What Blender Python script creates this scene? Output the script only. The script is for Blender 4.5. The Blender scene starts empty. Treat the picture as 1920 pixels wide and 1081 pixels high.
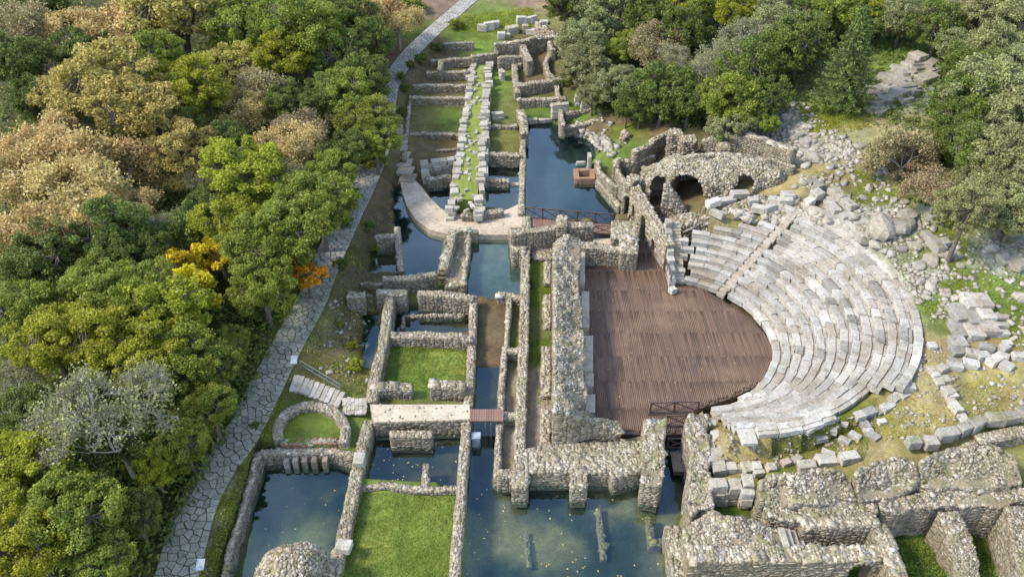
import bpy, math, random
import numpy as np
from mathutils import Vector
from mathutils.geometry import delaunay_2d_cdt
random.seed(7); RNG = np.random.default_rng(7)
SC = bpy.context.scene; COL = SC.collection
R = math.radians
# ------------------------------------------------------------------ camera, sky, sun, exposure
FPX, PITCH, CAMH = 1540.0, R(38.4), 40.0
cam = bpy.data.cameras.new('camera'); cam.sensor_width = 36.0; cam.lens = FPX / 1920 * 36
cam.clip_start = 0.5; cam.clip_end = 2000
camo = bpy.data.objects.new('camera', cam); COL.objects.link(camo)
camo.location = (0, 0, CAMH); camo.rotation_euler = (R(90) - PITCH, 0, 0); SC.camera = camo
SUN_EL, SUN_AZ = R(45), R(-98)
W = bpy.data.worlds.new('World'); SC.world = W; W.use_nodes = True
nt = W.node_tree; bg = nt.nodes['Background']
sky = nt.nodes.new('ShaderNodeTexSky'); sky.sky_type = 'NISHITA'; sky.sun_disc = False
sky.sun_elevation = SUN_EL; sky.sun_rotation = SUN_AZ; sky.air_density = 1.0; sky.dust_density = .6
tc = nt.nodes.new('ShaderNodeTexCoord'); cn = nt.nodes.new('ShaderNodeTexNoise')
cn.inputs['Scale'].default_value = 2.6; cn.inputs['Detail'].default_value = 6; cn.inputs['Roughness'].default_value = .55
cr = nt.nodes.new('ShaderNodeValToRGB'); cr.color_ramp.elements[0].position = .50; cr.color_ramp.elements[1].position = .80
cr.color_ramp.elements[1].color = (.75, .75, .75, 1)
cm = nt.nodes.new('ShaderNodeMixRGB'); cm.inputs[2].default_value = (8.5, 8.7, 9.0, 1)
nt.links.new(tc.outputs['Generated'], cn.inputs['Vector']); nt.links.new(cn.outputs['Fac'], cr.inputs['Fac'])
nt.links.new(cr.outputs['Color'], cm.inputs[0]); nt.links.new(sky.outputs[0], cm.inputs[1])
nt.links.new(cm.outputs[0], bg.inputs[0]); bg.inputs[1].default_value = .15
sl = bpy.data.lights.new('sun', 'SUN'); sl.energy = 1.9; sl.angle = R(11); sl.color = (1, .92, .79)
so = bpy.data.objects.new('sun', sl); COL.objects.link(so)
sd = Vector((math.sin(SUN_AZ) * math.cos(SUN_EL), math.cos(SUN_AZ) * math.cos(SUN_EL), math.sin(SUN_EL)))
so.rotation_euler = sd.to_track_quat('Z', 'Y').to_euler(); so.location = sd * 100
vs = SC.view_settings; vs.view_transform = 'Standard'; vs.look = 'None'; vs.exposure = 1.52; vs.gamma = 1
vs.use_curve_mapping = False

# ------------------------------------------------------------------ survey helpers: plan positions read off the photograph
CP, SP = math.cos(PITCH), math.sin(PITCH)
def ray(px, py):
    a = (px - 960) / FPX; b = (540.5 - py) / FPX
    return a, CP + b * SP, -SP + b * CP
def P(px, py, z=0.):
    a, b, c = ray(px, py); t = (z - CAMH) / c
    return (a * t, b * t)
def PZ(pts, z): return [P(p[0], p[1], z) for p in pts]
def pxm(py, z=0.):
    return 100. / (P(1060, py, z)[0] - P(960, py, z)[0])

def vnoise(x, y, z=0., s=1., seed=0):
    x = np.asarray(x, float) * s + seed * 17.13; y = np.asarray(y, float) * s + seed * 5.71; z = np.asarray(z, float) * s + seed * 9.37
    x, y, z = np.broadcast_arrays(x, y, z)
    xi, yi, zi = np.floor(x).astype(np.int64), np.floor(y).astype(np.int64), np.floor(z).astype(np.int64)
    fx, fy, fz = x - xi, y - yi, z - zi
    fx, fy, fz = [f * f * (3 - 2 * f) for f in (fx, fy, fz)]
    def h(a, b, c):
        n = (a * 374761393 + b * 668265263 + c * 2147483647 + seed * 1013) & 0x7fffffff
        n = ((n ^ (n >> 13)) * 1274126177) & 0x7fffffff
        return ((n ^ (n >> 16)) & 0xffff) / 65535.0 * 2 - 1
    o = 0
    for dx in (0, 1):
        for dy in (0, 1):
            for dz in (0, 1):
                w = (fx if dx else 1 - fx) * (fy if dy else 1 - fy) * (fz if dz else 1 - fz)
                o = o + w * h(xi + dx, yi + dy, zi + dz)
    return o
def fbm(x, y, z=0., s=1., seed=0, o=3):
    r = 0; a = 1
    for i in range(o): r = r + a * vnoise(x, y, z, s * 2 ** i, seed + i * 3); a *= .5
    return r / 1.6

# ------------------------------------------------------------------ mesh helpers
def mesh(name, V, F=None, smooth=False):
    """V (n,3); F (m,4) or (m,3) array, or list of lists"""
    me = bpy.data.meshes.new(name)
    V = np.asarray(V, dtype=np.float32)
    if isinstance(F, np.ndarray):
        k = F.shape[1]
        me.vertices.add(len(V)); me.vertices.foreach_set('co', V.ravel())
        me.loops.add(F.size); me.loops.foreach_set('vertex_index', F.astype(np.int32).ravel())
        me.polygons.add(len(F)); me.polygons.foreach_set('loop_start', np.arange(0, F.size, k, dtype=np.int32))
        me.polygons.foreach_set('loop_total', np.full(len(F), k, dtype=np.int32))
        me.update(calc_edges=True); me.validate()
    else:
        me.from_pydata(V.tolist(), [], F); me.update()
    if smooth:
        me.polygons.foreach_set('use_smooth', np.ones(len(me.polygons), dtype=bool))
    return me
def link(name, me, mat=None, parent=None, **kw):
    o = bpy.data.objects.new(name, me); COL.objects.link(o)
    if mat is not None and me is not None and len(me.materials) == 0: me.materials.append(mat)
    if parent is not None: o.parent = parent
    for k, v in kw.items(): o[k] = v
    return o
def empty(name, loc, label, cat, group=None, rz=0):
    o = bpy.data.objects.new(name, None); COL.objects.link(o); o.location = loc; o.rotation_euler = (0, 0, rz)
    o.empty_display_size = .3; o['label'] = label; o['category'] = cat
    if group: o['group'] = group
    return o

BOX_V = np.array([[-1,-1,-1],[1,-1,-1],[1,1,-1],[-1,1,-1],[-1,-1,1],[1,-1,1],[1,1,1],[-1,1,1]], float)
BOX_F = np.array([[0,3,2,1],[4,5,6,7],[0,1,5,4],[1,2,6,5],[2,3,7,6],[3,0,4,7]])
LUMP_V = np.vstack([BOX_V * .8, [[0,0,-1],[0,0,1],[0,-1.04,0],[1.04,0,0],[0,1.04,0],[-1.04,0,0]]])
LUMP_F = np.array([[a, b, 8 + i] for i, f in enumerate(BOX_F) for a, b in zip(f, np.roll(f, -1))])
# chamfered block, 24 verts
def chamfer_block(b=.1, jit=.03, seed=0):
    r = np.random.default_rng(seed); V = []; idx = {}
    for ci, c in enumerate(BOX_V):
        cj = c * (1 + 0) + r.normal(0, jit, 3)
        for ax in range(3):
            v = cj.copy()
            for k in range(3):
                if k != ax: v[k] -= c[k] * b * r.uniform(.6, 1.5)
            idx[(ci, ax)] = len(V); V.append(v)
    F = []
    fax = [2, 2, 1, 0, 1, 0]
    for f, ax in zip(BOX_F, fax): F.append([idx[(c, ax)] for c in f])
    seen = set()
    for fi, f in enumerate(BOX_F):
        for a, b2 in zip(f, np.roll(f, -1)):
            e = (min(a, b2), max(a, b2))
            if e in seen: continue
            seen.add(e)
            d = np.nonzero(BOX_V[a] != BOX_V[b2])[0][0]; ax = [k for k in range(3) if k != d]
            F.append([idx[(a, ax[0])], idx[(b2, ax[0])], idx[(b2, ax[1])], idx[(a, ax[1])]])
    for c in range(8): F.append([idx[(c, 0)], idx[(c, 1)], idx[(c, 2)]])
    V = np.array(V)
    out = []
    for f in F:   # orient outward
        p = V[f]; n = np.cross(p[1] - p[0], p[2] - p[0])
        out.append(f if np.dot(n, p.mean(0)) > 0 else f[::-1])
    return V, out

def stones_arrays(recs, tv, tf, jit=.13, tilt=.06, seed=1):
    A = np.asarray(recs, float); n = len(A); r = np.random.default_rng(seed + n)
    V = np.repeat(tv[None], n, 0) + r.normal(0, jit, (n, len(tv), 3)) * np.array([1, 1, .7])
    V = V * A[:, None, 4:7]
    if A.shape[1] > 7:   # stones bedded on a sloping surface, thickness along its normal
        N = A[:, 7:10] + r.normal(0, tilt, (n, 3)); N /= np.linalg.norm(N, axis=1)[:, None] + 1e-9
        t0 = np.cross(N, r.normal(0, 1, (n, 3))); t0 /= np.linalg.norm(t0, axis=1)[:, None] + 1e-9; b0 = np.cross(N, t0)
        V = V[..., 0:1] * t0[:, None] + V[..., 1:2] * b0[:, None] + V[..., 2:3] * N[:, None] + A[:, None, :3]
        F = tf[None] + (np.arange(n) * len(tv))[:, None, None]
        return V.reshape(-1, 3), F.reshape(-1, tf.shape[1])
    tx = r.normal(0, tilt, n)[:, None]; ty = r.normal(0, tilt, n)[:, None]
    x, y, z = V[..., 0], V[..., 1], V[..., 2]
    z2 = z + x * ty + y * tx; x2 = x - z * ty; y2 = y - z * tx
    c, s = np.cos(A[:, 3])[:, None], np.sin(A[:, 3])[:, None]
    V = np.stack([x2 * c - y2 * s + A[:, 0:1], x2 * s + y2 * c + A[:, 1:2], z2 + A[:, 2:3]], -1)
    F = tf[None] + (np.arange(n) * len(tv))[:, None, None]
    return V.reshape(-1, 3), F.reshape(-1, tf.shape[1])
def stones(name, recs, mat, parent=None, lump=False, jit=.15, tilt=.06, **kw):
    V, F = stones_arrays(recs, BOX_V, BOX_F, jit, max(tilt, .05) if lump else tilt)
    return link(name, mesh(name, V, F), mat, parent, **kw)

def inside(poly, X, Y):
    poly = np.asarray(poly); res = np.zeros(np.shape(X), bool); j = len(poly) - 1
    for i in range(len(poly)):
        xi, yi = poly[i]; xj, yj = poly[j]
        c = ((yi > Y) != (yj > Y)) & (X < (xj - xi) * (Y - yi) / ((yj - yi) if yj != yi else 1e-9) + xi)
        res ^= c; j = i
    return res
def polydist(poly, X, Y):
    d = np.full(np.shape(X), 1e9); n = len(poly)
    for i in range(n):
        d = np.minimum(d, segdist(poly[i], poly[(i + 1) % n], X, Y))
    return d
def segdist(a, b, X, Y):
    dx, dy = b[0] - a[0], b[1] - a[1]; L = dx * dx + dy * dy + 1e-9
    t = np.clip(((X - a[0]) * dx + (Y - a[1]) * dy) / L, 0, 1)
    return np.hypot(X - a[0] - t * dx, Y - a[1] - t * dy)
def resample(pts, step):
    pts = [np.asarray(p, float) for p in pts]; out = [pts[0]]
    for a, b in zip(pts, pts[1:]):
        n = max(1, int(round(np.linalg.norm((b - a)[:2]) / step)))
        for i in range(1, n + 1): out.append(a + (b - a) * i / n)
    return np.array(out)
def catmull(pts, n=6):
    p = [np.asarray(q, float) for q in pts]; p = [2 * p[0] - p[1]] + p + [2 * p[-1] - p[-2]]; out = []
    for i in range(1, len(p) - 2):
        for k in range(n):
            t = k / n
            out.append(.5 * ((2 * p[i]) + (-p[i-1] + p[i+1]) * t + (2*p[i-1] - 5*p[i] + 4*p[i+1] - p[i+2]) * t * t + (-p[i-1] + 3*p[i] - 3*p[i+1] + p[i+2]) * t ** 3))
    out.append(p[-2]); return np.array(out)
def slab_mesh(name, poly, zt, zb, grid=None, zf=None):
    """polygon prism; with grid spacing and zf(x,y) the top is a bumpy surface"""
    poly = [tuple(p) for p in poly]; n = len(poly)
    vs_ = [Vector(p) for p in poly]; ed = [(i, (i + 1) % n) for i in range(n)]
    if grid:
        xs = [p[0] for p in poly]; ys = [p[1] for p in poly]
        gx, gy = np.meshgrid(np.arange(min(xs), max(xs), grid), np.arange(min(ys), max(ys), grid))
        gx = gx.ravel() + RNG.uniform(-.2, .2, gx.size) * grid; gy = gy.ravel() + RNG.uniform(-.2, .2, gy.size) * grid
        ok = inside(poly, gx, gy) & (polydist(poly, gx, gy) > grid * .45)
        vs_ += [Vector((x, y)) for x, y in zip(gx[ok], gy[ok])]
    r = delaunay_2d_cdt(vs_, ed, [list(range(n))], 1, 1e-5)
    V = [(v.x, v.y, zf(v.x, v.y) if zf else zt) for v in r[0]]; F = [list(f) for f in r[2]]
    if zb is None:
        return mesh(name, V, [f if (V[f[1]][0]-V[f[0]][0])*(V[f[2]][1]-V[f[0]][1])-(V[f[1]][1]-V[f[0]][1])*(V[f[2]][0]-V[f[0]][0]) > 0 else f[::-1] for f in F])
    cnt = {}
    for f in F:
        for a, b in zip(f, f[1:] + f[:1]): cnt[(a, b)] = 1
    be = [(a, b) for (a, b) in cnt if (b, a) not in cnt]
    m = {}
    for a, b in be:
        for q in (a, b):
            if q not in m: m[q] = len(V); V.append((V[q][0], V[q][1], zb))
    for a, b in be: F.append([b, a, m[a], m[b]])
    return mesh(name, V, F)

# ------------------------------------------------------------------ materials
def newmat(name):
    m = bpy.data.materials.new(name); m.use_nodes = True; n = m.node_tree
    return m, n, n.nodes['Principled BSDF'], n.links
def ramp(n, stops, src=None, interp='LINEAR'):
    r = n.nodes.new('ShaderNodeValToRGB'); r.color_ramp.interpolation = interp
    e = r.color_ramp.elements
    while len(e) < len(stops): e.new(.5)
    for k, (p, c) in enumerate(stops):
        e[k].position = p; e[k].color = (c[0], c[1], c[2], 1) if not isinstance(c, (int, float)) else (c, c, c, 1)
    if src is not None: n.links.new(src, r.inputs['Fac'])
    return r.outputs['Color']
def noise(n, scale, detail=4, rough=.6, vec=None, dist=0):
    t = n.nodes.new('ShaderNodeTexNoise'); t.inputs['Scale'].default_value = scale
    t.inputs['Detail'].default_value = detail; t.inputs['Roughness'].default_value = rough; t.inputs['Distortion'].default_value = dist
    if vec is not None: n.links.new(vec, t.inputs['Vector'])
    return t.outputs['Fac']
def mix(n, a, b, f, mode='MIX'):
    m = n.nodes.new('ShaderNodeMixRGB'); m.blend_type = mode
    for i, v in ((1, a), (2, b)):
        if isinstance(v, tuple): m.inputs[i].default_value = (*v, 1)
        elif isinstance(v, (int, float)): m.inputs[i].default_value = (v, v, v, 1)
        else: n.links.new(v, m.inputs[i])
    if isinstance(f, (int, float)): m.inputs[0].default_value = f
    else: n.links.new(f, m.inputs[0])
    return m.outputs[0]
def mth(n, op, a, b=0.):
    m = n.nodes.new('ShaderNodeMath'); m.operation = op; m.use_clamp = op not in ('ADD', 'SUBTRACT')
    for i, v in ((0, a), (1, b)):
        if isinstance(v, (int, float)): m.inputs[i].default_value = v
        else: n.links.new(v, m.inputs[i])
    return m.outputs[0]
def bump(n, l, b, h, strength=.5, dist=.05):
    u = n.nodes.new('ShaderNodeBump'); u.inputs['Strength'].default_value = strength; u.inputs['Distance'].default_value = dist
    l.new(h, u.inputs['Height']); l.new(u.outputs[0], b.inputs['Normal'])
def worldpos(n): return n.nodes.new('ShaderNodeNewGeometry').outputs['Position']

def stone_mat(name, pal, lichen=(.30, .25, .06), lich=.5, moss=(.15, .155, .045), mossamt=.4, stain=.5, island=True):
    m, n, b, l = newmat(name); g = n.nodes.new('ShaderNodeNewGeometry'); pos = g.outputs['Position']
    pal = [(a * 1.04, b_ * 1.0, c_ * .93) for a, b_, c_ in pal]; k = len(pal)
    if island: src = g.outputs['Random Per Island']
    else: src = n.nodes.new('ShaderNodeObjectInfo').outputs['Random']
    c = ramp(n, [(i / max(1, k - 1), p) for i, p in enumerate(pal)], src)
    f1 = noise(n, 7, 6, .7, pos); c = mix(n, c, ramp(n, [(.3, .42), (.7, 1.08)], f1), .8, 'MULTIPLY')
    f2 = noise(n, .55, 4, .6, pos); c = mix(n, c, mix(n, c, (.62, .58, .5), 1., 'MULTIPLY'), ramp(n, [(.42, 0.), (.66, stain)], f2))
    sep = n.nodes.new('ShaderNodeSeparateXYZ'); l.new(g.outputs['Normal'], sep.inputs[0])
    up = ramp(n, [(.35, 0.), (.8, 1.)], sep.outputs['Z'])
    f3 = noise(n, 1.3, 5, .7, pos); c = mix(n, c, lichen, mth(n, 'MULTIPLY', ramp(n, [(.55, 0.), (.7, lich)], f3), up))
    f4 = noise(n, .8, 6, .75, pos, .6); c = mix(n, c, moss, mth(n, 'MULTIPLY', ramp(n, [(.52, 0.), (.62, mossamt)], f4), up))
    f5 = noise(n, 2.3, 6, .8, pos); c = mix(n, c, (.06, .055, .045), ramp(n, [(.53, 0.), (.70, .75)], f5))
    l.new(c, b.inputs['Base Color']); b.inputs['Roughness'].default_value = .92; b.inputs['Specular IOR Level'].default_value = .2
    bump(n, l, b, noise(n, 14, 5, .7, pos), .6, .05)
    return m
M = {}
M['rubble'] = stone_mat('rubble_stone', [(.12, .10, .075), (.27, .235, .18), (.40, .36, .295), (.56, .52, .45), (.31, .27, .21), (.70, .66, .59)], mossamt=.75)
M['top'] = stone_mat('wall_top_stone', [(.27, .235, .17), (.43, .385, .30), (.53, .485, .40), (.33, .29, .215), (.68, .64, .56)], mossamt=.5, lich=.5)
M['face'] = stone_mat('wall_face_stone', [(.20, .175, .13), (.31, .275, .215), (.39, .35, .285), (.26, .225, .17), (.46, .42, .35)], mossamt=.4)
M['mortar'] = stone_mat('wall_core_mortar', [(.25, .215, .155), (.31, .265, .195)], mossamt=.6)
M['white'] = stone_mat('limestone_block', [(.36, .34, .285), (.48, .455, .40), (.42, .385, .32), (.56, .54, .49), (.46, .435, .38)], mossamt=.4, lich=.35, island=False, stain=.35)
M['seat'] = stone_mat('seat_limestone', [(.30, .295, .275), (.44, .435, .41), (.54, .535, .51), (.42, .385, .33), (.48, .46, .425), (.63, .61, .57)], mossamt=.08, lich=.3, lichen=(.36, .31, .22), island=False, stain=.8)
M['rock'] = stone_mat('grey_limestone_rock', [(.26, .25, .225), (.36, .345, .31), (.44, .425, .385), (.31, .29, .25), (.39, .365, .31)], mossamt=.75, lich=.25, island=False)
M['scree'] = stone_mat('scree_stone', [(.28, .26, .22), (.39, .37, .325), (.49, .47, .42), (.33, .30, .245), (.56, .54, .49)], mossamt=.15, lich=.15)
M['flag'] = stone_mat('path_flagstone', [(.27, .28, .225), (.34, .345, .28), (.39, .39, .325), (.31, .315, .255), (.43, .425, .36)], mossamt=.2, lich=.2, lichen=(.3, .29, .2), island=False, stain=.3)
M['cobble'] = stone_mat('path_cobble', [(.36, .355, .34), (.45, .44, .42), (.50, .49, .47)], mossamt=.1, lich=.1)
M['brick'] = stone_mat('brick_stone', [(.30, .17, .11), (.36, .22, .15), (.28, .19, .13)], mossamt=.3, lich=.2)
M['slab'] = stone_mat('walkway_slab', [(.58, .50, .405), (.63, .545, .44)], mossamt=0, lich=0, island=False, stain=.5)
M['step'] = stone_mat('stair_stone', [(.40, .34, .27), (.46, .41, .35), (.50, .47, .42)], mossamt=.1, lich=.2, lichen=(.36, .31, .2), island=False)
M['joint'] = stone_mat('path_joint_moss', [(.10, .10, .05), (.14, .125, .07)], mossamt=.5)
M['sunk'] = stone_mat('sunken_stone', [(.27, .23, .12), (.31, .265, .15)], mossamt=.2)
M['tread'] = stone_mat('stair_tread', [(.36, .29, .22), (.42, .35, .28), (.46, .41, .35)], mossamt=.1, lich=.1, island=False)

def wood_mat(name, c1, c2, c3):
    m, n, b, l = newmat(name); g = n.nodes.new('ShaderNodeNewGeometry'); oi = n.nodes.new('ShaderNodeObjectInfo')
    mp = n.nodes.new('ShaderNodeMapping'); mp.inputs['Scale'].default_value = (30, .12, 3); l.new(g.outputs['Position'], mp.inputs['Vector'])
    f = noise(n, 1., 6, .7, mp.outputs[0]); c = ramp(n, [(.25, c1), (.5, c2), (.75, c3)], f)
    rn = mth(n, 'FRACT', mth(n, 'ADD', oi.outputs['Random'], g.outputs['Random Per Island']))
    c = mix(n, c, ramp(n, [(0, .80), (.5, 1.), (1, 1.22)], rn), .9, 'MULTIPLY')
    c = mix(n, c, (.05, .036, .034), ramp(n, [(.52, 0.), (.70, .65)], noise(n, .45, 7, .75, g.outputs['Position'])))
    c = mix(n, c, (.24, .155, .092), ramp(n, [(.52, 0.), (.68, .55)], noise(n, .27, 6, .7, g.outputs['Position'], .4)))
    l.new(c, b.inputs['Base Color']); b.inputs['Roughness'].default_value = .62
    bump(n, l, b, f, .35, .02); return m
M['deck'] = wood_mat('deck_wood', (.108, .062, .036), (.130, .077, .045), (.158, .097, .058))
M['rail'] = wood_mat('railing_wood', (.05, .033, .024), (.08, .053, .038), (.11, .078, .058))
M['plank'] = wood_mat('bridge_wood', (.15, .08, .055), (.2, .11, .08), (.26, .16, .115))
m, n, b, l = newmat('white_panel'); b.inputs['Base Color'].default_value = (.6, .66, .7, 1); b.inputs['Roughness'].default_value = .5
l.new(mix(n, (.30, .33, .35), (.17, .22, .28), ramp(n, [(.45, 0.), (.55, 1.)], noise(n, 3, 3, .5, worldpos(n)))), b.inputs['Base Color']); M['panel'] = m
m, n, b, l = newmat('grey_metal'); l.new(ramp(n, [(.3, (.2, .2, .2)), (.7, (.34, .34, .34))], noise(n, 9, 4, .6, worldpos(n))), b.inputs['Base Color']); b.inputs['Metallic'].default_value = .7; b.inputs['Roughness'].default_value = .5; M['metal'] = m

def leaf_mat(name, pal, trans=.42, var=.5):
    pal = [(a * 1.22, b_ * 1.15, c * .95) for a, b_, c in pal]
    m, n, b, l = newmat(name); g = n.nodes.new('ShaderNodeNewGeometry'); oi = n.nodes.new('ShaderNodeObjectInfo')
    k = len(pal); c = ramp(n, [(i / (k - 1), p) for i, p in enumerate(pal)], mth(n, 'FRACT', mth(n, 'ADD', mth(n, 'MULTIPLY', g.outputs['Random Per Island'], .75), mth(n, 'MULTIPLY', oi.outputs['Random'], .25))))
    c = mix(n, c, ramp(n, [(.3, 1 - var * .6), (.7, 1 + var * .6)], noise(n, .7, 3, .6, g.outputs['Position'])), 1., 'MULTIPLY')
    hs = n.nodes.new('ShaderNodeHueSaturation'); l.new(c, hs.inputs['Color'])
    hm = n.nodes.new('ShaderNodeMapRange'); hm.inputs[3].default_value = .492; hm.inputs[4].default_value = .522; l.new(oi.outputs['Random'], hm.inputs[0]); l.new(hm.outputs[0], hs.inputs['Hue'])
    l.new(hs.outputs[0], b.inputs['Base Color']); b.inputs['Roughness'].default_value = .55; b.inputs['Specular IOR Level'].default_value = .25
    tr = n.nodes.new('ShaderNodeBsdfTranslucent'); l.new(hs.outputs[0], tr.inputs['Color'])
    ms = n.nodes.new('ShaderNodeMixShader'); ms.inputs[0].default_value = trans
    l.new(b.outputs[0], ms.inputs[1]); l.new(tr.outputs[0], ms.inputs[2]); l.new(ms.outputs[0], n.nodes['Material Output'].inputs['Surface'])
    return m
LEAF = {
 'G': leaf_mat('leaf_green', [(.10, .135, .026), (.17, .205, .036), (.235, .265, .05), (.31, .325, .075)]),
 'Y': leaf_mat('leaf_yellow_green', [(.14, .165, .018), (.23, .255, .026), (.30, .315, .036), (.39, .385, .065)]),
 'T': leaf_mat('leaf_dry_tan', [(.17, .115, .045), (.35, .255, .12), (.46, .345, .175), (.44, .36, .15), (.56, .44, .27), (.16, .18, .04)], .3),
 'O': leaf_mat('leaf_olive_tan', [(.15, .145, .035), (.28, .245, .07), (.37, .315, .11), (.43, .375, .14), (.20, .21, .045)], .3),
 'D': leaf_mat('leaf_dark_green', [(.045, .072, .02), (.09, .122, .028), (.135, .165, .038), (.185, .205, .052)], .3),
 'S': leaf_mat('leaf_silver_olive', [(.115, .13, .06), (.185, .20, .095), (.255, .265, .135), (.32, .325, .175)], .3),
 'P': leaf_mat('leaf_brown_twiggy', [(.15, .115, .07), (.235, .185, .12), (.31, .25, .17), (.22, .20, .085)], .25),
 'X': leaf_mat('leaf_autumn_yellow', [(.30, .25, .016), (.48, .39, .018), (.58, .47, .03), (.30, .30, .03)]),
 'R': leaf_mat('leaf_autumn_orange', [(.40, .22, .016), (.55, .31, .02), (.64, .38, .03)]),
 'L': leaf_mat('lawn_blade', [(.09, .15, .022), (.145, .215, .034), (.21, .275, .05), (.30, .30, .09)], .3),
 'C': leaf_mat('needle_dark', [(.055, .085, .026), (.095, .13, .038), (.14, .175, .052)], .2),
}
def bark_mat(name, a, b_):
    m, n, b, l = newmat(name); l.new(ramp(n, [(.3, a), (.7, b_)], noise(n, 5, 5, .7, worldpos(n))), b.inputs['Base Color']); b.inputs['Roughness'].default_value = .9; return m
M['bark'] = bark_mat('bark_brown', (.07, .055, .04), (.16, .13, .10)); M['bare'] = bark_mat('bark_pale_grey', (.24, .215, .17), (.40, .37, .31))
M['baremid'] = bark_mat('bark_grey_brown', (.16, .14, .115), (.30, .27, .23))

# water: reflecting, murky, bed shows through
m = bpy.data.materials.new('pond_water'); m.use_nodes = True; n = m.node_tree; l = n.links; n.nodes.remove(n.nodes['Principled BSDF'])
gl = n.nodes.new('ShaderNodeBsdfGlossy'); gl.inputs['Roughness'].default_value = .03; gl.inputs['Color'].default_value = (.66, .86, 1, 1)
tp = n.nodes.new('ShaderNodeBsdfTransparent'); tp.inputs['Color'].default_value = (.78, .90, .86, 1)
fr = n.nodes.new('ShaderNodeLayerWeight'); fr.inputs['Blend'].default_value = .5
fq = mth(n, 'ADD', .075, mth(n, 'MULTIPLY', mth(n, 'POWER', fr.outputs['Facing'], 4.), .85))
ms = n.nodes.new('ShaderNodeMixShader'); l.new(fq, ms.inputs[0]); l.new(tp.outputs[0], ms.inputs[1]); l.new(gl.outputs[0], ms.inputs[2])
l.new(ms.outputs[0], n.nodes['Material Output'].inputs['Surface'])
bp = n.nodes.new('ShaderNodeBump'); bp.inputs['Strength'].default_value = .04; bp.inputs['Distance'].default_value = .02
l.new(noise(n, 1.6, 3, .5, worldpos(n)), bp.inputs['Height']); l.new(bp.outputs[0], gl.inputs['Normal']); M['water'] = m

# ground: cover colours from the survey (attribute), one wall shadow painted in, broken up by noise
m, n, b, l = newmat('ground_cover'); at = n.nodes.new('ShaderNodeAttribute'); at.attribute_name = 'cover'
pos = worldpos(n); c = at.outputs['Color']
c = mix(n, c, ramp(n, [(.25, .45), (.5, .95), (.75, 1.5)], noise(n, 1.1, 8, .75, pos)), .85, 'MULTIPLY')
c = mix(n, c, ramp(n, [(.3, (.75, .7, .55)), (.55, (1., 1., 1.)), (.75, (1.2, 1.25, .9))], noise(n, .35, 5, .65, pos)), .8, 'MULTIPLY')
c = mix(n, c, ramp(n, [(.3, .5), (.7, 1.45)], noise(n, 9, 4, .75, pos)), .6, 'MULTIPLY')
l.new(c, b.inputs['Base Color']); b.inputs['Roughness'].default_value = .95; b.inputs['Specular IOR Level'].default_value = .1
bump(n, l, b, noise(n, 5, 7, .75, pos), .8, .12); M['ground'] = m

# ------------------------------------------------------------------ terrain
THC0, THC1, THR0, THR1, NROW, ZDECK, RISE = np.array([11.47, 43.52]), np.array([13.67, 43.64]), 6.8, 12.7, 12, .8, .36
CTRL = [  # photo point, ground height above the water
 (0,1081,1.8),(150,1000,1.8),(300,1081,1.6),(330,1060,1.6),(378,925,1.6),(459,803,1.6),(542,640,1.6),(600,520,1.6),(690,320,1.6),(715,260,1.7),
 (0,800,1.8),(0,500,2),(0,250,3),(0,50,4),(200,700,1.8),(250,400,1.9),(300,100,3),(500,200,2.2),(450,450,1.8),(600,100,2.6),(650,220,2),(735,150,2.3),(800,65,2.9),(870,5,3.4),
 (760,0,3.6),(395,1000,1.5),(470,850,1.3),(520,740,1.5),(560,780,1.2),(600,790,1.1),(650,800,1.),(610,640,1.),(650,590,.7),(670,540,.5),(690,450,.4),(640,700,.9),
 (700,400,.5),(725,330,.6),(745,300,1.),(700,640,.1),(690,700,.4),
 (760,200,.9),(870,200,.7),(800,250,.6),(800,285,.4),(830,320,.2),(790,170,1.2),(820,130,1.5),(830,100,1.9),(900,85,2.),(860,60,2.7),(950,40,3),(980,10,3.5),
 (945,180,.7),(945,270,.4),(945,120,1.2),(1000,170,1.),(1000,110,1.6),(1040,70,2.4),(1090,200,1.),(1000,210,.7),(1100,230,.8),(1070,240,.3),
 (1150,240,1.2),(1150,285,1.2),(1130,330,.6),(1200,300,1.2),(1180,330,.6),
 (1100,130,2.4),(1100,50,4),(1200,180,3),(1200,100,4.2),(1200,20,5.6),(1300,240,4.0),(1350,230,5),(1300,150,5),(1300,50,6.5),(1400,240,5.4),(1420,280,5.2),(1480,300,5.6),
 (1450,150,6.8),(1450,50,7.8),(1500,230,6.3),(1560,230,6.7),(1600,300,6.5),(1520,330,6),(1560,390,5.8),(1640,360,6.3),(1620,440,6),(1700,400,6.6),(1700,500,5.9),(1760,470,6.2),(1740,560,5.5),
 (1600,190,7.3),(1700,110,8.6),(1700,190,7.8),(1640,30,9.5),(1800,100,9.3),(1900,20,10.5),(1760,300,7.5),(1820,480,6.4),(1900,480,7),(1880,380,7.6),(1900,200,8.5),(1900,570,6.),
 (1740,640,5.1),(1800,600,5.4),(1760,720,4.8),(1850,700,5),(1910,700,5.2),(1700,770,4.3),(1640,800,3.8),(1800,780,4.5),(1900,780,4.6),(1550,840,3.2),(1480,850,2.9),(1400,850,2.6),(1350,860,2.5),(1340,790,2.2),(1450,900,3.0),(1600,850,3.6),(1700,840,4.),(1850,830,4.4),
 (1000,700,.35),(1000,500,.35),(1100,600,.3),(1200,600,.3),(800,700,.35),(780,1000,.35),(910,620,.25),(1000,860,.3),(1150,860,.3),(1240,700,.3),(1250,950,.3),(1280,1060,.3),
 (1720,1050,.8),(1860,1050,.8),(1500,1060,.8),(1400,960,1.6),
]
cw = np.array([[*P(a, b_, z), z] for a, b_, z in CTRL])
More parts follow.
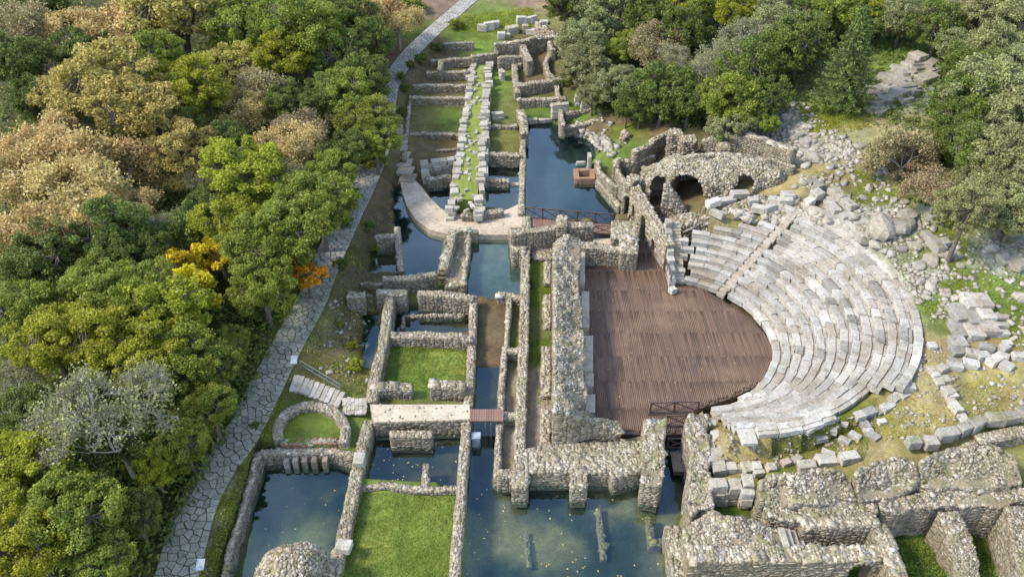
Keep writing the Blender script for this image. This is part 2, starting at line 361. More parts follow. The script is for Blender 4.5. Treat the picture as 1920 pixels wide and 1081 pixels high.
cw = np.vstack([cw, [[-120, 20, 2], [-150, 120, 6], [-100, 200, 10], [0, 220, 14], [120, 220, 18], [140, 80, 13], [90, 40, 9], [60, 20, 5], [0, 5, .5], [-60, 0, 2], [40, 5, 1]]])
def rbf_fit(C):
    D = np.hypot(C[:, None, 0] - C[None, :, 0], C[:, None, 1] - C[None, :, 1])
    return np.linalg.solve(D + np.eye(len(C)) * .5, C[:, 2] - C[:, 2].mean())
rw = rbf_fit(cw)
gx = np.unique(np.concatenate([np.arange(-170, -30, 2.), np.arange(-30, 40, .3), np.arange(40, 171, 2.)]))
gy = np.unique(np.concatenate([np.arange(-20, 22, 2.), np.arange(22, 100, .3), np.arange(100, 290, 2.)]))
X, Y = np.meshgrid(gx, gy)
Hh = np.full(X.shape, cw[:, 2].mean())
for i in range(len(cw)): Hh += rw[i] * np.hypot(X - cw[i, 0], Y - cw[i, 1])
Hh = np.clip(Hh, .15, 45)
rough = np.clip((Hh - 1.2) / 3, .12, 1)
Hh += fbm(X, Y, 0, .35, 3, 4) * .35 * rough
# ground cover colours by control points, with the grass strip's wall shadow
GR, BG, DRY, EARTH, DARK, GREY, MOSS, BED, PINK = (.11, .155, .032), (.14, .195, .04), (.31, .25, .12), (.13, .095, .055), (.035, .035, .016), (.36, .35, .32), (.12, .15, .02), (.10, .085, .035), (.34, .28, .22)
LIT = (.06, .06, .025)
COV = [
 (1290,385,EARTH),(1280,360,EARTH),(1235,370,EARTH),(1240,395,EARTH),(1300,340,EARTH),(1330,400,(.2,.17,.09)),
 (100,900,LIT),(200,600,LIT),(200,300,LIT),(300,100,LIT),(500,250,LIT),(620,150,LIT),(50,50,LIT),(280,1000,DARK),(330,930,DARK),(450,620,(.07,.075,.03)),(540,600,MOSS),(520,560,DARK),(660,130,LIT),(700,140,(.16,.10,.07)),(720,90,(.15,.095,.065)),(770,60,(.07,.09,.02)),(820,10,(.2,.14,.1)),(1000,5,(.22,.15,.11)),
 (400,1040,(.15,.16,.06)),(385,1060,(.13,.10,.05)),(430,960,MOSS),(420,1000,(.16,.13,.07)),(445,920,(.2,.19,.11)),(460,890,(.16,.15,.06)),(500,790,MOSS),(530,740,(.09,.10,.03)),(600,770,MOSS),(640,690,(.17,.12,.07)),(620,640,(.17,.125,.075)),(650,600,(.16,.12,.07)),(600,690,(.13,.115,.05)),(660,680,MOSS),(680,540,EARTH),(680,460,EARTH),(700,380,EARTH),(650,480,(.09,.085,.03)),
 (900,40,GR),(960,30,BG),(860,60,GR),(830,90,EARTH),(800,150,EARTH),(900,90,BG),(790,220,(.14,.12,.05)),(840,220,GR),(820,280,(.15,.12,.06)),(830,305,EARTH),(945,160,BG),(945,200,(.13,.14,.04)),(945,265,(.14,.14,.04)),(970,100,EARTH),(1000,110,EARTH),(1010,150,EARTH),(1000,210,GR),(1090,215,GR),(1110,250,EARTH),(1140,290,BG),(1160,250,MOSS),(1180,290,GR),(1200,310,EARTH),
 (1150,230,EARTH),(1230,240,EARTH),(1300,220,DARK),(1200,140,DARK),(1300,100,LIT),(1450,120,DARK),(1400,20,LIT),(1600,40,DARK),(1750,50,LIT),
 (1560,215,BG),(1600,210,GR),(1530,235,MOSS),(1640,225,(.30,.24,.13)),(1590,250,(.26,.24,.12)),(1690,120,BG),(1660,125,BG),(1740,115,BG),(1680,170,GREY),(1540,290,GREY),(1480,250,GREY),(1610,330,MOSS),(1640,370,MOSS),(1580,330,(.24,.18,.09)),(1560,370,EARTH),(1680,420,GREY),(1700,330,DRY),(1540,310,DRY),
 (1620,400,GREY),(1770,460,MOSS),(1850,530,BG),(1870,560,GR),(1780,520,MOSS),(1720,540,GREY),(1750,580,GR),(1900,470,GREY),(1880,620,MOSS),(1750,650,DRY),(1740,690,DRY),(1800,700,DRY),(1850,660,DRY),(1840,740,(.2,.19,.06)),(1720,760,DRY),(1690,790,(.2,.19,.05)),(1780,790,DRY),(1880,760,DRY),(1840,790,MOSS),(1600,790,MOSS),(1560,830,MOSS),(1500,830,MOSS),(1440,860,DRY),(1380,830,DRY),(1480,880,MOSS),(1520,860,DRY),(1350,800,DRY),(1640,830,DRY),
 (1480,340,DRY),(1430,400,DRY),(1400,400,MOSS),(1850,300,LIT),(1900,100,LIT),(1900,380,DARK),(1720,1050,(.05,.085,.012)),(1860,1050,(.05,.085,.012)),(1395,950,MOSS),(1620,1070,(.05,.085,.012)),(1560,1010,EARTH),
 (910,600,EARTH),(910,650,(.15,.11,.06)),(1000,600,(.09,.125,.02)),(1012,600,(.25,.20,.14)),(1030,560,MOSS),(1010,700,(.28,.22,.16)),(1012,760,(.28,.22,.16)),(1012,820,(.30,.23,.17)),(1004,500,GR),(1020,500,MOSS),(995,650,(.07,.11,.015)),(995,560,(.07,.11,.015)),(1030,640,MOSS),  # darkest greens beside the long wall paint its cast shadow on the grass strip
 (800,690,BG),(760,1000,BG),(800,960,GR),(830,1030,(.17,.18,.04)),(700,960,BG),(850,480,GR),(860,520,GR),(590,790,GR),
]
cv = np.array([[*P(a, b_, max(.2, min(8, 0.2))), *c] for a, b_, c in COV])
# place colour points on the real height
def hgt(x, y):
    i = np.clip(np.searchsorted(gx, x) - 1, 0, len(gx) - 2); j = np.clip(np.searchsorted(gy, y) - 1, 0, len(gy) - 2)
    fx = np.clip((x - gx[i]) / (gx[i+1] - gx[i]), 0, 1); fy = np.clip((y - gy[j]) / (gy[j+1] - gy[j]), 0, 1)
    return (Hh[j, i] * (1-fx) + Hh[j, i+1] * fx) * (1-fy) + (Hh[j+1, i] * (1-fx) + Hh[j+1, i+1] * fx) * fy
def G(px, py, up=0.):
    """point of the ground seen at a photo point (or of a surface this much above it)"""
    a, b_, c = ray(px, py); t = np.linspace((30 - CAMH) / c, (-1 - CAMH) / c, 900)
    x, y, z = a * t, b_ * t, CAMH + c * t
    k = np.nonzero(z < hgt(x, y) + up)[0]; k = k[0] if len(k) else len(t) - 1
    return float(x[k]), float(y[k]), float(hgt(x[k], y[k]))

# theatre bowl
def th_t(x, y):
    dx, dy = x - THC0[0], y - THC0[1]; ex, ey = THC1 - THC0; dr = THR1 - THR0
    A = ex * ex + ey * ey - dr * dr; B = -2 * (dx * ex + dy * ey + THR0 * dr); C = dx * dx + dy * dy - THR0 ** 2
    return (-B - np.sqrt(np.maximum(B * B - 4 * A * C, 0))) / (2 * A)
tt = th_t(X, Y); TH_ANG = np.degrees(np.arctan2(Y - 43.5, X - THC0[0] - np.clip(tt, 0, 1) * 2.2))
bowl = (X > 12.2) & (tt < 1.06) & (Y > 30) & (Y < 58) & (tt > -.02)
Hb = ZDECK + RISE * NROW * np.clip(tt, 0, 1.05) - .55
Hh = np.where(bowl, np.where(tt > .95, np.minimum(Hh, Hb + .2), Hb), Hh)
# flat hard zones: (polygon at height z, height, colour or None)
ZONES = [
 ([(985,430),(1040,430),(1045,840),(988,840)], .35, None),
 ([(722,645),(880,645),(875,735),(706,735)], .4, BG),
 ([(676,918),(862,918),(850,1120),(628,1120)], .35, BG),
 ([(890,556),(950,556),(945,690),(888,690)], .18, EARTH),
 ([(1095,430),(1260,430),(1465,600),(1465,720),(1330,790),(1260,830),(1040,830)], .1, EARTH),
 ([(1650,985),(1930,960),(1960,1130),(1690,1130)], .7, (.05,.085,.012)),
 ([(1500,985),(1650,985),(1672,1030),(1500,1030)], .9, EARTH),
 ([(1350,915),(1425,915),(1430,975),(1340,970)], 1.5, (.075,.11,.018)),
 ([(1290,1045),(1680,1045),(1720,1130),(1290,1130)], .5, (.05,.085,.012)),
]
OLV, TEAL, MUD, DEEP, SILT = (.26, .235, .08), (.010, .026, .014), (.12, .09, .04), (.006, .012, .014), (.13, .14, .10)
POOLS = [  # polygon on the water line, depth of bed, bed colours
 ([(484,850),(665,862),(668,900),(620,1130),(400,1130)], -1.0, TEAL, OLV),
 ([(700,795),(874,798),(868,914),(684,905)], -.7, (.03, .035, .025), MUD),
 ([(888,790),(940,790),(930,893),(1205,893),(1240,840),(1245,800),(1300,800),(1308,905),(1285,960),(1262,1010),(1258,1130),(866,1130),(876,900)], -.9, (.03, .042, .032), (.21, .175, .08)),
 ([(892,690),(946,690),(940,792),(888,792)], -.25, (.05, .05, .04), MUD),
 ([(885,436),(962,436),(968,490),(1000,545),(938,560),(880,556),(868,535)], -.3, (.07, .09, .07), SILT),
 ([(735,575),(885,570),(884,625),(728,622)], -.6, (.03, .025, .012), MUD),
 ([(735,350),(762,350),(775,380),(795,408),(835,436),(826,514),(748,516),(742,440),(738,400)], -1., DEEP, (.015, .03, .035)),
 ([(694,470),(740,470),(744,512),(690,515)], -.4, TEAL, MUD),
 ([(800,350),(848,350),(848,408),(832,408),(808,385)], -.8, DEEP, (.02, .03, .03)),
 ([(985,226),(1035,228),(1060,243),(1110,262),(1122,300),(1105,318),(1122,338),(1168,385),(1172,418),(985,418)], -1.1, DEEP, (.02, .035, .035)),
 ([(913,308),(980,308),(980,395),(910,390)], -.8, (.015, .03, .03), (.06, .06, .035)),
 ([(1110,418),(1150,418),(1150,445),(1110,445)], -.8, DEEP, DEEP),
 ([(682,590),(712,590),(702,692),(676,692)], -.12, TEAL, MUD),
]
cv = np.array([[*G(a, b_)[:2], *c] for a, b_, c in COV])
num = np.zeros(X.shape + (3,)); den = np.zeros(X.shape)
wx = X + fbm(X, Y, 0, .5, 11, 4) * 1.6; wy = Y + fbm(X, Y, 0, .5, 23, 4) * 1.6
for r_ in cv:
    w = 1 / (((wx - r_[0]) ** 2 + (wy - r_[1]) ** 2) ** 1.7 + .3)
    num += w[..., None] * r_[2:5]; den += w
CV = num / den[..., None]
def strip_dist(pts, x, y):
    d = np.full(np.shape(x), 1e9)
    for a, b_ in zip(pts, pts[1:]): d = np.minimum(d, segdist(a, b_, x, y))
    return d
PATH = catmull(PZ([(300,1140),(330,1081),(378,925),(459,803),(500,721),(542,640),(582,567),(600,520),(640,430),(688,330),(712,268)], 1.6), 6)
PATH2 = catmull([np.array([*P(a, b_, z), z]) for a, b_, z in [(712,268,1.6),(722,205,1.8),(733,155,2.2),(765,105,2.5),(810,60,2.9),(850,25,3.2),(885,-5,3.5),(925,-35,3.9)]], 5)
dp = strip_dist(PATH[:, :2], X, Y); k = np.clip((dp - 1.2) / 1.0, 0, 1); Hh = Hh * k + (1.6 - .08) * (1 - k)
dp2 = np.full(X.shape, 1e9); zp2 = np.zeros(X.shape)
for a, b_ in zip(PATH2, PATH2[1:]):
    d = segdist(a, b_, X, Y); q = d < dp2; dp2[q] = d[q]; zp2[q] = (a[2] + b_[2]) / 2
k = np.clip((dp2 - 1.1) / 1.0, 0, 1); Hh = Hh * k + (zp2 - .06) * (1 - k)
q = np.minimum(dp, dp2) < 1.05; CV[q] = (.10, .10, .05)
for poly, z, c in ZONES:
    q = inside(PZ(poly, z), X, Y)
    Hh[q] = z + fbm(X[q], Y[q], 0, .6, 5) * .05
    if c is not None:
        v = fbm(X[q], Y[q], 0, .4, 9, 3)[:, None]; CV[q] = np.array(c) * (1 + .15 * v) + np.array([.16, .08, .03]) * np.clip(v * 1.6 - .1, 0, 1)
for poly, z, ca_, cb_ in POOLS:
    pw = PZ(poly, 0); q = inside(pw, X, Y); d = polydist(pw, X, Y)
    Hh[q] = np.maximum(z, -d[q] * 2.2) + fbm(X[q], Y[q], 0, .5, 6) * min(.12, abs(z) * .4)
    v = (np.clip(fbm(X[q], Y[q], 0, .33, 8, 4) * 1.5 + .38, 0, 1) ** 1.3)[:, None]
    CV[q] = np.array(ca_) * (1 - v) + np.array(cb_) * v
nyy, nxx = X.shape
I = np.arange(nyy * nxx).reshape(nyy, nxx)
F = np.stack([I[:-1, :-1], I[:-1, 1:], I[1:, 1:], I[1:, :-1]], -1).reshape(-1, 4)
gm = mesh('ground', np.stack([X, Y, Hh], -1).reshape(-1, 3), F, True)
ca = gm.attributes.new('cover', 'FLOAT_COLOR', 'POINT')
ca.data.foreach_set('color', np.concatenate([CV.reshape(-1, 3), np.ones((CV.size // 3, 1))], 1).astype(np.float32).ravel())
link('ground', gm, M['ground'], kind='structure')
wp = PZ([(380,1150),(1262,1150),(1300,960),(1310,800),(1262,700),(1262,420),(1175,380),(1130,330),(1125,240),(1000,218),(980,300),(880,330),(735,345),(690,440),(676,520),(676,700),(690,780),(660,830),(484,840)], 0)
link('water', slab_mesh('water', wp, 0, None), M['water'], kind='structure')

# ------------------------------------------------------------------ masonry builders
def facing(rec, a, b_, n, zb, ztf, st=(.34, .18), prot=.035, skip=None, cs=None):
    """courses of stones on the vertical face from a to b (plan), outward normal n, top height ztf(s)"""
    L = math.hypot(b_[0] - a[0], b_[1] - a[1])
    if L < .05: return
    dx, dy = (b_[0] - a[0]) / L, (b_[1] - a[1]) / L; ang = math.atan2(dy, dx)
    z = zb; cr_ = random.Random(cs) if cs is not None else random
    zmax = max(ztf(t) for t in np.linspace(0, L, 9))
    while z < zmax - .04:
        ch = st[1] * cr_.uniform(.75, 1.3); s = -random.uniform(0, .15)
        while s < L:
            w = st[0] * random.uniform(.55, 1.55); e = min(s + w, L); s0 = max(s, 0); ww = e - s0
            if ww > .05:
                m_ = (s0 + e) / 2; zt = ztf(m_)
                if z + ch * .6 < zt and not (skip and skip(m_, z + ch / 2)):
                    pr = prot * random.uniform(.2, 1.4)
                    rec.append((a[0] + dx * m_ + n[0] * (pr - .08), a[1] + dy * m_ + n[1] * (pr - .08), z + ch / 2, ang, ww / 2 - .012, .1, ch / 2 - .01))
            s += w
        z += ch
def top_rubble(rec, x, y, z, sz, ang=None):
    a = random.uniform(0, 3.14) if ang is None else ang + random.gauss(0, .3)
    k = .44 * sz * random.uniform(.5, 1.5) * (1.9 if random.random() < .1 else 1)
    rec.append((x, y, z - .075 + random.uniform(-.01, .025) + (.05 if random.random() < .12 else 0), a, k * random.uniform(.85, 1.4), k * random.uniform(.7, 1.1), .085))
WALLS = {}
def wall(name, label, pts, zt, zb=-.5, th=.6, st=(.34, .135), ts=.13, tv=.17, group=None, cat='wall', tmat='top', fmat='face', step=.7):
    """ruined masonry wall; pts = photo points of its top centre line, (px,py[,ztop])"""
    if len(pts[0]) < 3 and .9 < zt < 2.3: zt = .9 + (zt - .9) * .82
    W3 = np.array([[*P(p[0], p[1], p[2] if len(p) > 2 else zt), p[2] if len(p) > 2 else zt] for p in pts])
    C = resample(W3, step); n = len(C)
    C[1:-1, :2] += RNG.normal(0, .02, (n - 2, 2))
    T = np.gradient(C[:, :2], axis=0); T /= np.linalg.norm(T, axis=1)[:, None]; N = np.stack([T[:, 1], -T[:, 0]], 1)
    sd_ = random.randint(0, 999)
    zz = C[:, 2] + tv * (vnoise(C[:, 0], C[:, 1], 0, .9, sd_ % 17) + .6 * vnoise(C[:, 0], C[:, 1], 0, .35, sd_ % 13))
    th -= .1; hw = th / 2 + RNG.normal(0, .02, n)
    Rt, Lt = C[:, :2] + N * hw[:, None], C[:, :2] - N * hw[:, None]
    base = np.array([C[0, 0], C[0, 1], max(zb, 0)])
    th_o = empty(name, base, label, cat, group)
    i0 = .035
    Ri, Li = C[:, :2] + N * (hw - i0)[:, None], C[:, :2] - N * (hw - i0)[:, None]
    V = np.concatenate([np.c_[Li, np.full(n, zb)], np.c_[Li, zz - .035], np.c_[Ri, zz - .035], np.c_[Ri, np.full(n, zb)]]) - base
    F = []
    for i in range(n - 1):
        for k in range(3): F.append([k * n + i, k * n + i + 1, (k + 1) * n + i + 1, (k + 1) * n + i])
    F.append([0, n, 2 * n, 3 * n]); F.append([n - 1, 4 * n - 1, 3 * n - 1, 2 * n - 1])
    link('mortar_core', mesh('mortar_core', V, F), M['mortar'], th_o)
    fr_, tr_ = [], []
    for i in range(n - 1):
        for E_, sgn in ((Rt, 1), (Lt, -1)):
            a, b_ = E_[i], E_[i + 1]; nn = (N[i] + N[i + 1]) / 2 * sgn
            L = np.linalg.norm(b_ - a); za, zb2 = zz[i], zz[i + 1]
            facing(fr_, a, b_, nn, max(zb, -.3), lambda s, za=za, zb2=zb2, L=L: za + (zb2 - za) * s / max(L, .01) - .03, st, cs=sd_)
    for i, sg in ((0, -1), (n - 1, 1)):
        a, b_ = (Lt[i], Rt[i]); facing(fr_, a, b_, T[i] * sg, max(zb, -.3), lambda s: zz[i] - .03, st, cs=sd_)
    for i in range(n - 1):
        L = np.linalg.norm(C[i + 1, :2] - C[i, :2]); g_ = ts * .8; ns = max(1, int(L / g_)); nw = max(2, int(round(th / g_)))
        for a_ in range(ns):
            for c_ in range(nw):
                f = (a_ + random.uniform(.2, .8)) / ns; t = ((c_ + random.uniform(.25, .75)) / nw - .5) * 2 * (hw[i] - ts * .5)
                p = C[i] * (1 - f) + C[i + 1] * f; z = zz[i] * (1 - f) + zz[i + 1] * f
                top_rubble(tr_, p[0] + N[i, 0] * t, p[1] + N[i, 1] * t, z - .03, ts, math.atan2(T[i, 1], T[i, 0]))
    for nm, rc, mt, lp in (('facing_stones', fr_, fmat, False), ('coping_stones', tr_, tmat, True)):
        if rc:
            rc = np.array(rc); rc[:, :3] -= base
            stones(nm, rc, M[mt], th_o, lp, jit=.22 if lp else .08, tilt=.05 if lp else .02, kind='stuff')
    return th_o
def platform(name, label, poly, zt, zb, cat='wall', ts=.17, st=(.34, .135), zf=None, topmat='top', density=1., group=None, face=True, core='mortar', top=True, amp=.3, rag=0., fmat='face'):
    if len(poly[0]) > 2:
        hz_ = np.array([(*P(p[0], p[1], p[2]), p[2]) for p in poly]); pw = [tuple(p[:2]) for p in hz_]; zt = hz_[:, 2].mean(); sd_ = random.randint(1, 50)
        hz_ = resample(np.vstack([hz_, hz_[:1]]), .6)
        def zf(x, y):
            w = 1 / (((hz_[:, 0] - x) ** 2 + (hz_[:, 1] - y) ** 2) ** 1.2 + .02)
            return float((w * hz_[:, 2]).sum() / w.sum()) + amp * float(fbm(x, y, 0, .55, sd_, 3)) + amp * .35 * float(vnoise(x, y, 0, 2.1, sd_))
        pw = [tuple(p[:2] + RNG.normal(0, rag, 2)) for p in resample([np.array(p) for p in pw + pw[:1]], .8)[:-1]] if rag else pw
    else: pw = [tuple(p) for p in PZ(poly, zt)]
    ar = sum(a[0] * b_[1] - b_[0] * a[1] for a, b_ in zip(pw, pw[1:] + pw[:1]))
    if ar < 0: pw = pw[::-1]
    base = np.array([sum(p[0] for p in pw) / len(pw), sum(p[1] for p in pw) / len(pw), max(zb, 0)])
    zf = zf or (lambda x, y: zt)
    o = empty(name, base, label, cat, group)
    me = slab_mesh('mortar_core', pw, zt, zb, .6, lambda x, y: zf(x, y) - .035)
    me.transform(__import__('mathutils').Matrix.Translation(-Vector(base))); link('mortar_core', me, M[core], o)
    fr_, tr_ = [], []
    if face:
        for a, b_ in zip(pw, pw[1:] + pw[:1]):
            L = math.hypot(b_[0] - a[0], b_[1] - a[1])
            if L < .05: continue
            nn = ((b_[1] - a[1]) / L, -(b_[0] - a[0]) / L)
            facing(fr_, a, b_, nn, max(zb, -.3), lambda s: zf(a[0] + (b_[0] - a[0]) * s / L, a[1] + (b_[1] - a[1]) * s / L) - .03, st, cs=len(label))
    if top:
        xs = [p[0] for p in pw]; ys = [p[1] for p in pw]; g = ts * .8
        for x in np.arange(min(xs), max(xs), g):
            for y in np.arange(min(ys), max(ys), g):
                qx, qy = x + random.uniform(.2, .8) * g, y + random.uniform(.2, .8) * g
                if random.random() < density and inside(pw, np.array(qx), np.array(qy)): top_rubble(tr_, qx, qy, zf(qx, qy) - .04, ts)
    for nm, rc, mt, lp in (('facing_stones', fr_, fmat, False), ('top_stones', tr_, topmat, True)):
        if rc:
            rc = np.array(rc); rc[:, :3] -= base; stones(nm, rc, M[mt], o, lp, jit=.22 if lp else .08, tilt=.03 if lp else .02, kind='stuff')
    return o
def hump(name, label, spine, zb=0., nexp=3.2, openings=(), ts=.14, cat='ruin', amp=.25, dens=1., group=None, su=.28, nv=34, mat='rubble', voff=0):
    """rubble vault or mass. spine: (px,py,ztop,half width front,half width back); openings (u0,u1,z0,z1,depth,arched)"""
    S = np.array([[*P(p[0], p[1], p[2]), p[2], p[3], p[4]] for p in spine])
    C = resample(catmull(S, 5), su) if len(S) > 2 else resample(S, su); n = len(C)
    T = np.gradient(C[:, :2], axis=0); T /= np.linalg.norm(T, axis=1)[:, None]; N = np.stack([T[:, 1], -T[:, 0]], 1)
    L = np.concatenate([[0], np.cumsum(np.linalg.norm(np.diff(C[:, :2], axis=0), axis=1))]); U = L / L[-1]
    ph = np.linspace(0, math.pi, nv); ex = 2 / nexp
    co = np.sign(np.cos(ph)) * np.abs(np.cos(ph)) ** ex; si = np.abs(np.sin(ph)) ** ex
    endk = np.clip(np.minimum(L, L[-1] - L) / .8, 0, 1) ** .5 * .35 + .65
    wd = np.where(co[None] > 0, C[:, 3:4], C[:, 4:5]) * (.75 + .25 * endk[:, None])
    off = co[None] * wd
    Z = zb + (C[:, 2:3] - zb) * endk[:, None] * si[None]
    PX = C[:, 0:1] + N[:, 0:1] * off; PY = C[:, 1:2] + N[:, 1:2] * off
    sd_ = random.randint(1, 60)
    dn = fbm(PX, PY, Z, .7, sd_, 3) * amp + vnoise(PX, PY, Z, 2.3, sd_ + 5) * amp * .3
    PX = PX + N[:, 0:1] * co[None] * dn; PY = PY + N[:, 1:2] * co[None] * dn; Z = Z + dn * si[None] * .8
    cut = np.zeros(PX.shape, bool)
    for (u0, u1, z0, z1, dep, arch) in openings:
        uu = U[:, None] + 0 * Z; xx = (uu - (u0 + u1) / 2) / ((u1 - u0) / 2)
        zl = z1 - (z1 - z0) * .45 * (1 - np.sqrt(np.clip(1 - xx ** 2, 0, 1))) if arch else z1
        q = (np.abs(xx) < 1) & (Z > z0) & (Z < zl) & (co[None] > -.2)
        PX = np.where(q, PX - N[:, 0:1] * dep, PX); PY = np.where(q, PY - N[:, 1:2] * dep, PY); cut |= q
    base = np.array([C[n // 2, 0], C[n // 2, 1], max(0, zb)])
    o = empty(name, base, label, cat, group)
    V = np.stack([PX, PY, Z], -1).reshape(-1, 3)
    I = np.arange(n * nv).reshape(n, nv); F = [list(f) for f in np.stack([I[:-1, :-1], I[1:, :-1], I[1:, 1:], I[:-1, 1:]], -1).reshape(-1, 4)]
    F.append(list(I[0])); F.append(list(I[-1][::-1]))
    link('mortar_core', mesh('mortar_core', V - base, F), M['mortar'], o)
    rec = []
    for i in range(n - 1):
        for j in range(nv - 1):
            if cut[i:i + 2, j:j + 2].any(): continue
            a = V[I[i, j]]; du = V[I[i + 1, j]] - a; dv = V[I[i, j + 1]] - a
            ar = np.linalg.norm(np.cross(du, dv)); ts2 = ts * .5; k = ar / (ts2 * ts2 * 3.3) * dens
            for _ in range(int(k) + (random.random() < k % 1)):
                p = a + du * random.random() + dv * random.random(); s = ts2 * random.uniform(.55, 1.5); nn = np.cross(du, dv) / max(ar, 1e-9)
                if nn[2] < -.2: nn = -nn
                rec.append((*(p - base - nn * (.075 - .035 * random.random())), 0, s * random.uniform(.85, 1.35), s * random.uniform(.7, 1.05), .08 + .04 * random.random(), *nn))
    stones('rubble_stones', rec, M[mat], o, True, tilt=.2, kind='stuff')
    return o
BLK = []
for i in range(10):
    v_, f_ = chamfer_block(.09, .045, i); BLK.append((v_, f_))
BLK_ME = {}
def block_mesh(mat, i):
    k = (mat, i % 10)
    if k not in BLK_ME:
        me = mesh('stone_block', BLK[i % 10][0], BLK[i % 10][1]); me.materials.append(M[mat]); BLK_ME[k] = me
    return BLK_ME[k]
def seat_mesh(i):
    k = ('seatprofile', i)
    if k not in BLK_ME:
        r = np.random.default_rng(300 + i)
        prof = np.array([(-.82, -1), (-.84, .35), (-1, .5), (-1, .86), (-.93, 1), (.22, 1), (.30, .62), (1, .58), (1, -1)])
        n = len(prof); V = []
        for yy, sc in ((-1, .97), (-.97, 1.), (-.3, 1.), (.35, 1.), (.97, 1.), (1, .97)):
            for px_, pz_ in prof: V.append((px_ * sc + r.normal(0, .015), yy + r.normal(0, .004), pz_ * sc + r.normal(0, .025)))
        F = [list(range(n))[::-1], list(range(5 * n, 6 * n))]
        for a in range(5):
            for j in range(n): F.append([a * n + j, a * n + (j + 1) % n, (a + 1) * n + (j + 1) % n, (a + 1) * n + j])
        me = mesh('seat_block', V, F); me.materials.append(M['seat']); BLK_ME[k] = me
    return BLK_ME[k]
def block(name, x, y, z, ang, sx, sy, sz, mat='white', parent=None, tilt=.02, **kw):
    """one dressed block, full sizes sx, sy, sz, resting with its underside at z"""
    o = link(name, block_mesh(mat, random.randint(0, 9)), None, parent, **kw)
    o.location = (x, y, z + sz / 2); o.scale = (sx / 2, sy / 2, sz / 2)
    o.rotation_euler = (random.gauss(0, tilt), random.gauss(0, tilt), ang)
    if parent is not None: o.location = Vector(o.location) - Vector(parent.location)
    return o
def block_row(parent, a, b_, z, lx=(.7, 1.2), wy=.6, hz=.4, name='block', jit=.05, mat='white', skip=0., zvar=.05):
    L = math.hypot(b_[0] - a[0], b_[1] - a[1]); ang = math.atan2(b_[1] - a[1], b_[0] - a[0]); s = 0
    while s < max(L - .2, .01):
        w = min(random.uniform(*lx), max(L - s, .3))
        if random.random() >= skip:
            f = (s + w / 2) / L; zz = z if not callable(z) else z(f)
            block(name, a[0] + (b_[0] - a[0]) * f + random.gauss(0, jit), a[1] + (b_[1] - a[1]) * f + random.gauss(0, jit), zz + random.gauss(0, zvar), ang + random.gauss(0, .04), w - .03, wy * random.uniform(.85, 1.1), hz * random.uniform(.85, 1.15), mat, parent)
        s += w
def beam(p, q, w, h):
    p, q = Vector(p), Vector(q); d = (q - p); L = d.length; d.normalize()
    up = Vector((0, 0, 1)) if abs(d.z) < .95 else Vector((1, 0, 0)); r_ = d.cross(up).normalized(); u = r_.cross(d)
    V = []
    for e in (p, q):
        for a, b_ in ((-1, -1), (1, -1), (1, 1), (-1, 1)): V.append(e + r_ * a * w / 2 + u * b_ * h / 2)
    return [tuple(v) for v in V], [[0, 1, 2, 3], [7, 6, 5, 4], [0, 4, 5, 1], [1, 5, 6, 2], [2, 6, 7, 3], [3, 7, 4, 0]]
def beam_part(name, p, q, w, h, mat, parent):
    V, F = beam(Vector(p) - parent.location, Vector(q) - parent.location, w, h); return link(name, mesh(name, V, F), M[mat], parent)
def railing(label, pts, h=1.1, span=1.6, cat='railing', group=None):
    o = empty('wooden_railing', pts[0], label, cat, group)
    for A, B in zip(pts, pts[1:]):
        A, B = Vector(A), Vector(B); n = max(1, round((B - A).length / span))
        for i in range(n):
            a, b_ = A.lerp(B, i / n), A.lerp(B, (i + 1) / n); up = Vector((0, 0, 1))
            beam_part('post', a, a + up * (h + .05), .11, .11, 'rail', o)
            beam_part('top_rail', a + up * h, b_ + up * h, .09, .07, 'rail', o)
            beam_part('bottom_rail', a + up * .15, b_ + up * .15, .07, .07, 'rail', o)
            beam_part('cross_brace', a + up * .18, b_ + up * (h - .05), .06, .05, 'rail', o)
            beam_part('cross_brace', a + up * (h - .05), b_ + up * .18, .05, .06, 'rail', o)
    beam_part('post', B, B + Vector((0, 0, h + .05)), .11, .11, 'rail', o)
    return o

# ------------------------------------------------------------------ ruin walls, lower left rooms
wall('ruined_wall', 'long rubble wall between the dark left pool and the square grass lawn', [(692,786),(676,850),(668,890),(655,960),(640,1020),(618,1100)], 1.0, -.6, .75)
wall('ruined_wall', 'long thin straight wall along the channel beside both grass lawns', [(888,556),(885,640),(882,702),(876,775),(870,850),(866,917),(858,1000),(850,1100)], 1.0, -.6, .62)
wall('ruined_wall', 'low irregular wall between the small pool and the bright square lawn', [(676,910),(723,905),(775,914),(866,916)], .75, -.4, .45, tv=.15)
wall('wall_fragment', 'short masonry wall fragment standing alone in the small square pool', [(732,812),(810,812)], 1.0, -.6, .6, tv=.05)
wall('wall_fragment', 'narrow stub wall rising from water at the small pool edge', [(799,868),(797,908)], .7, -.5, .45)
platform('causeway', 'earth topped masonry causeway crossing between apse and wooden footbridge', [(694,757),(880,757),(882,784),(850,786),(700,790)], 1.25, -.5, ts=.13, density=.03, topmat='rubble', core='slab')
wall('wall_fragment', 'left of two rounded rubble humps below the upper lawn', [(700,722),(772,720)], 1.7, .2, .8, ts=.2, tv=.2, tmat='rubble')
wall('wall_fragment', 'right of two rounded rubble humps below the upper lawn', [(808,720),(872,722)], 1.7, .2, .8, ts=.2, tv=.2, tmat='rubble')
wall('ruined_wall', 'leaning west wall of the two upper rooms beside the wet ditch', [(733,545),(724,600),(716,650),(704,700),(696,750)], 1.6, -.3, .75)
wall('ruined_wall', 'north wall of the flooded room, right of the window gap', [(784,548),(830,550),(888,556)], 1.6, -.5, .7, tv=.15)
wall('ruined_wall', 'north wall of the flooded room, left of the window gap', [(706,548),(762,548)], 1.7, -.3, .7)
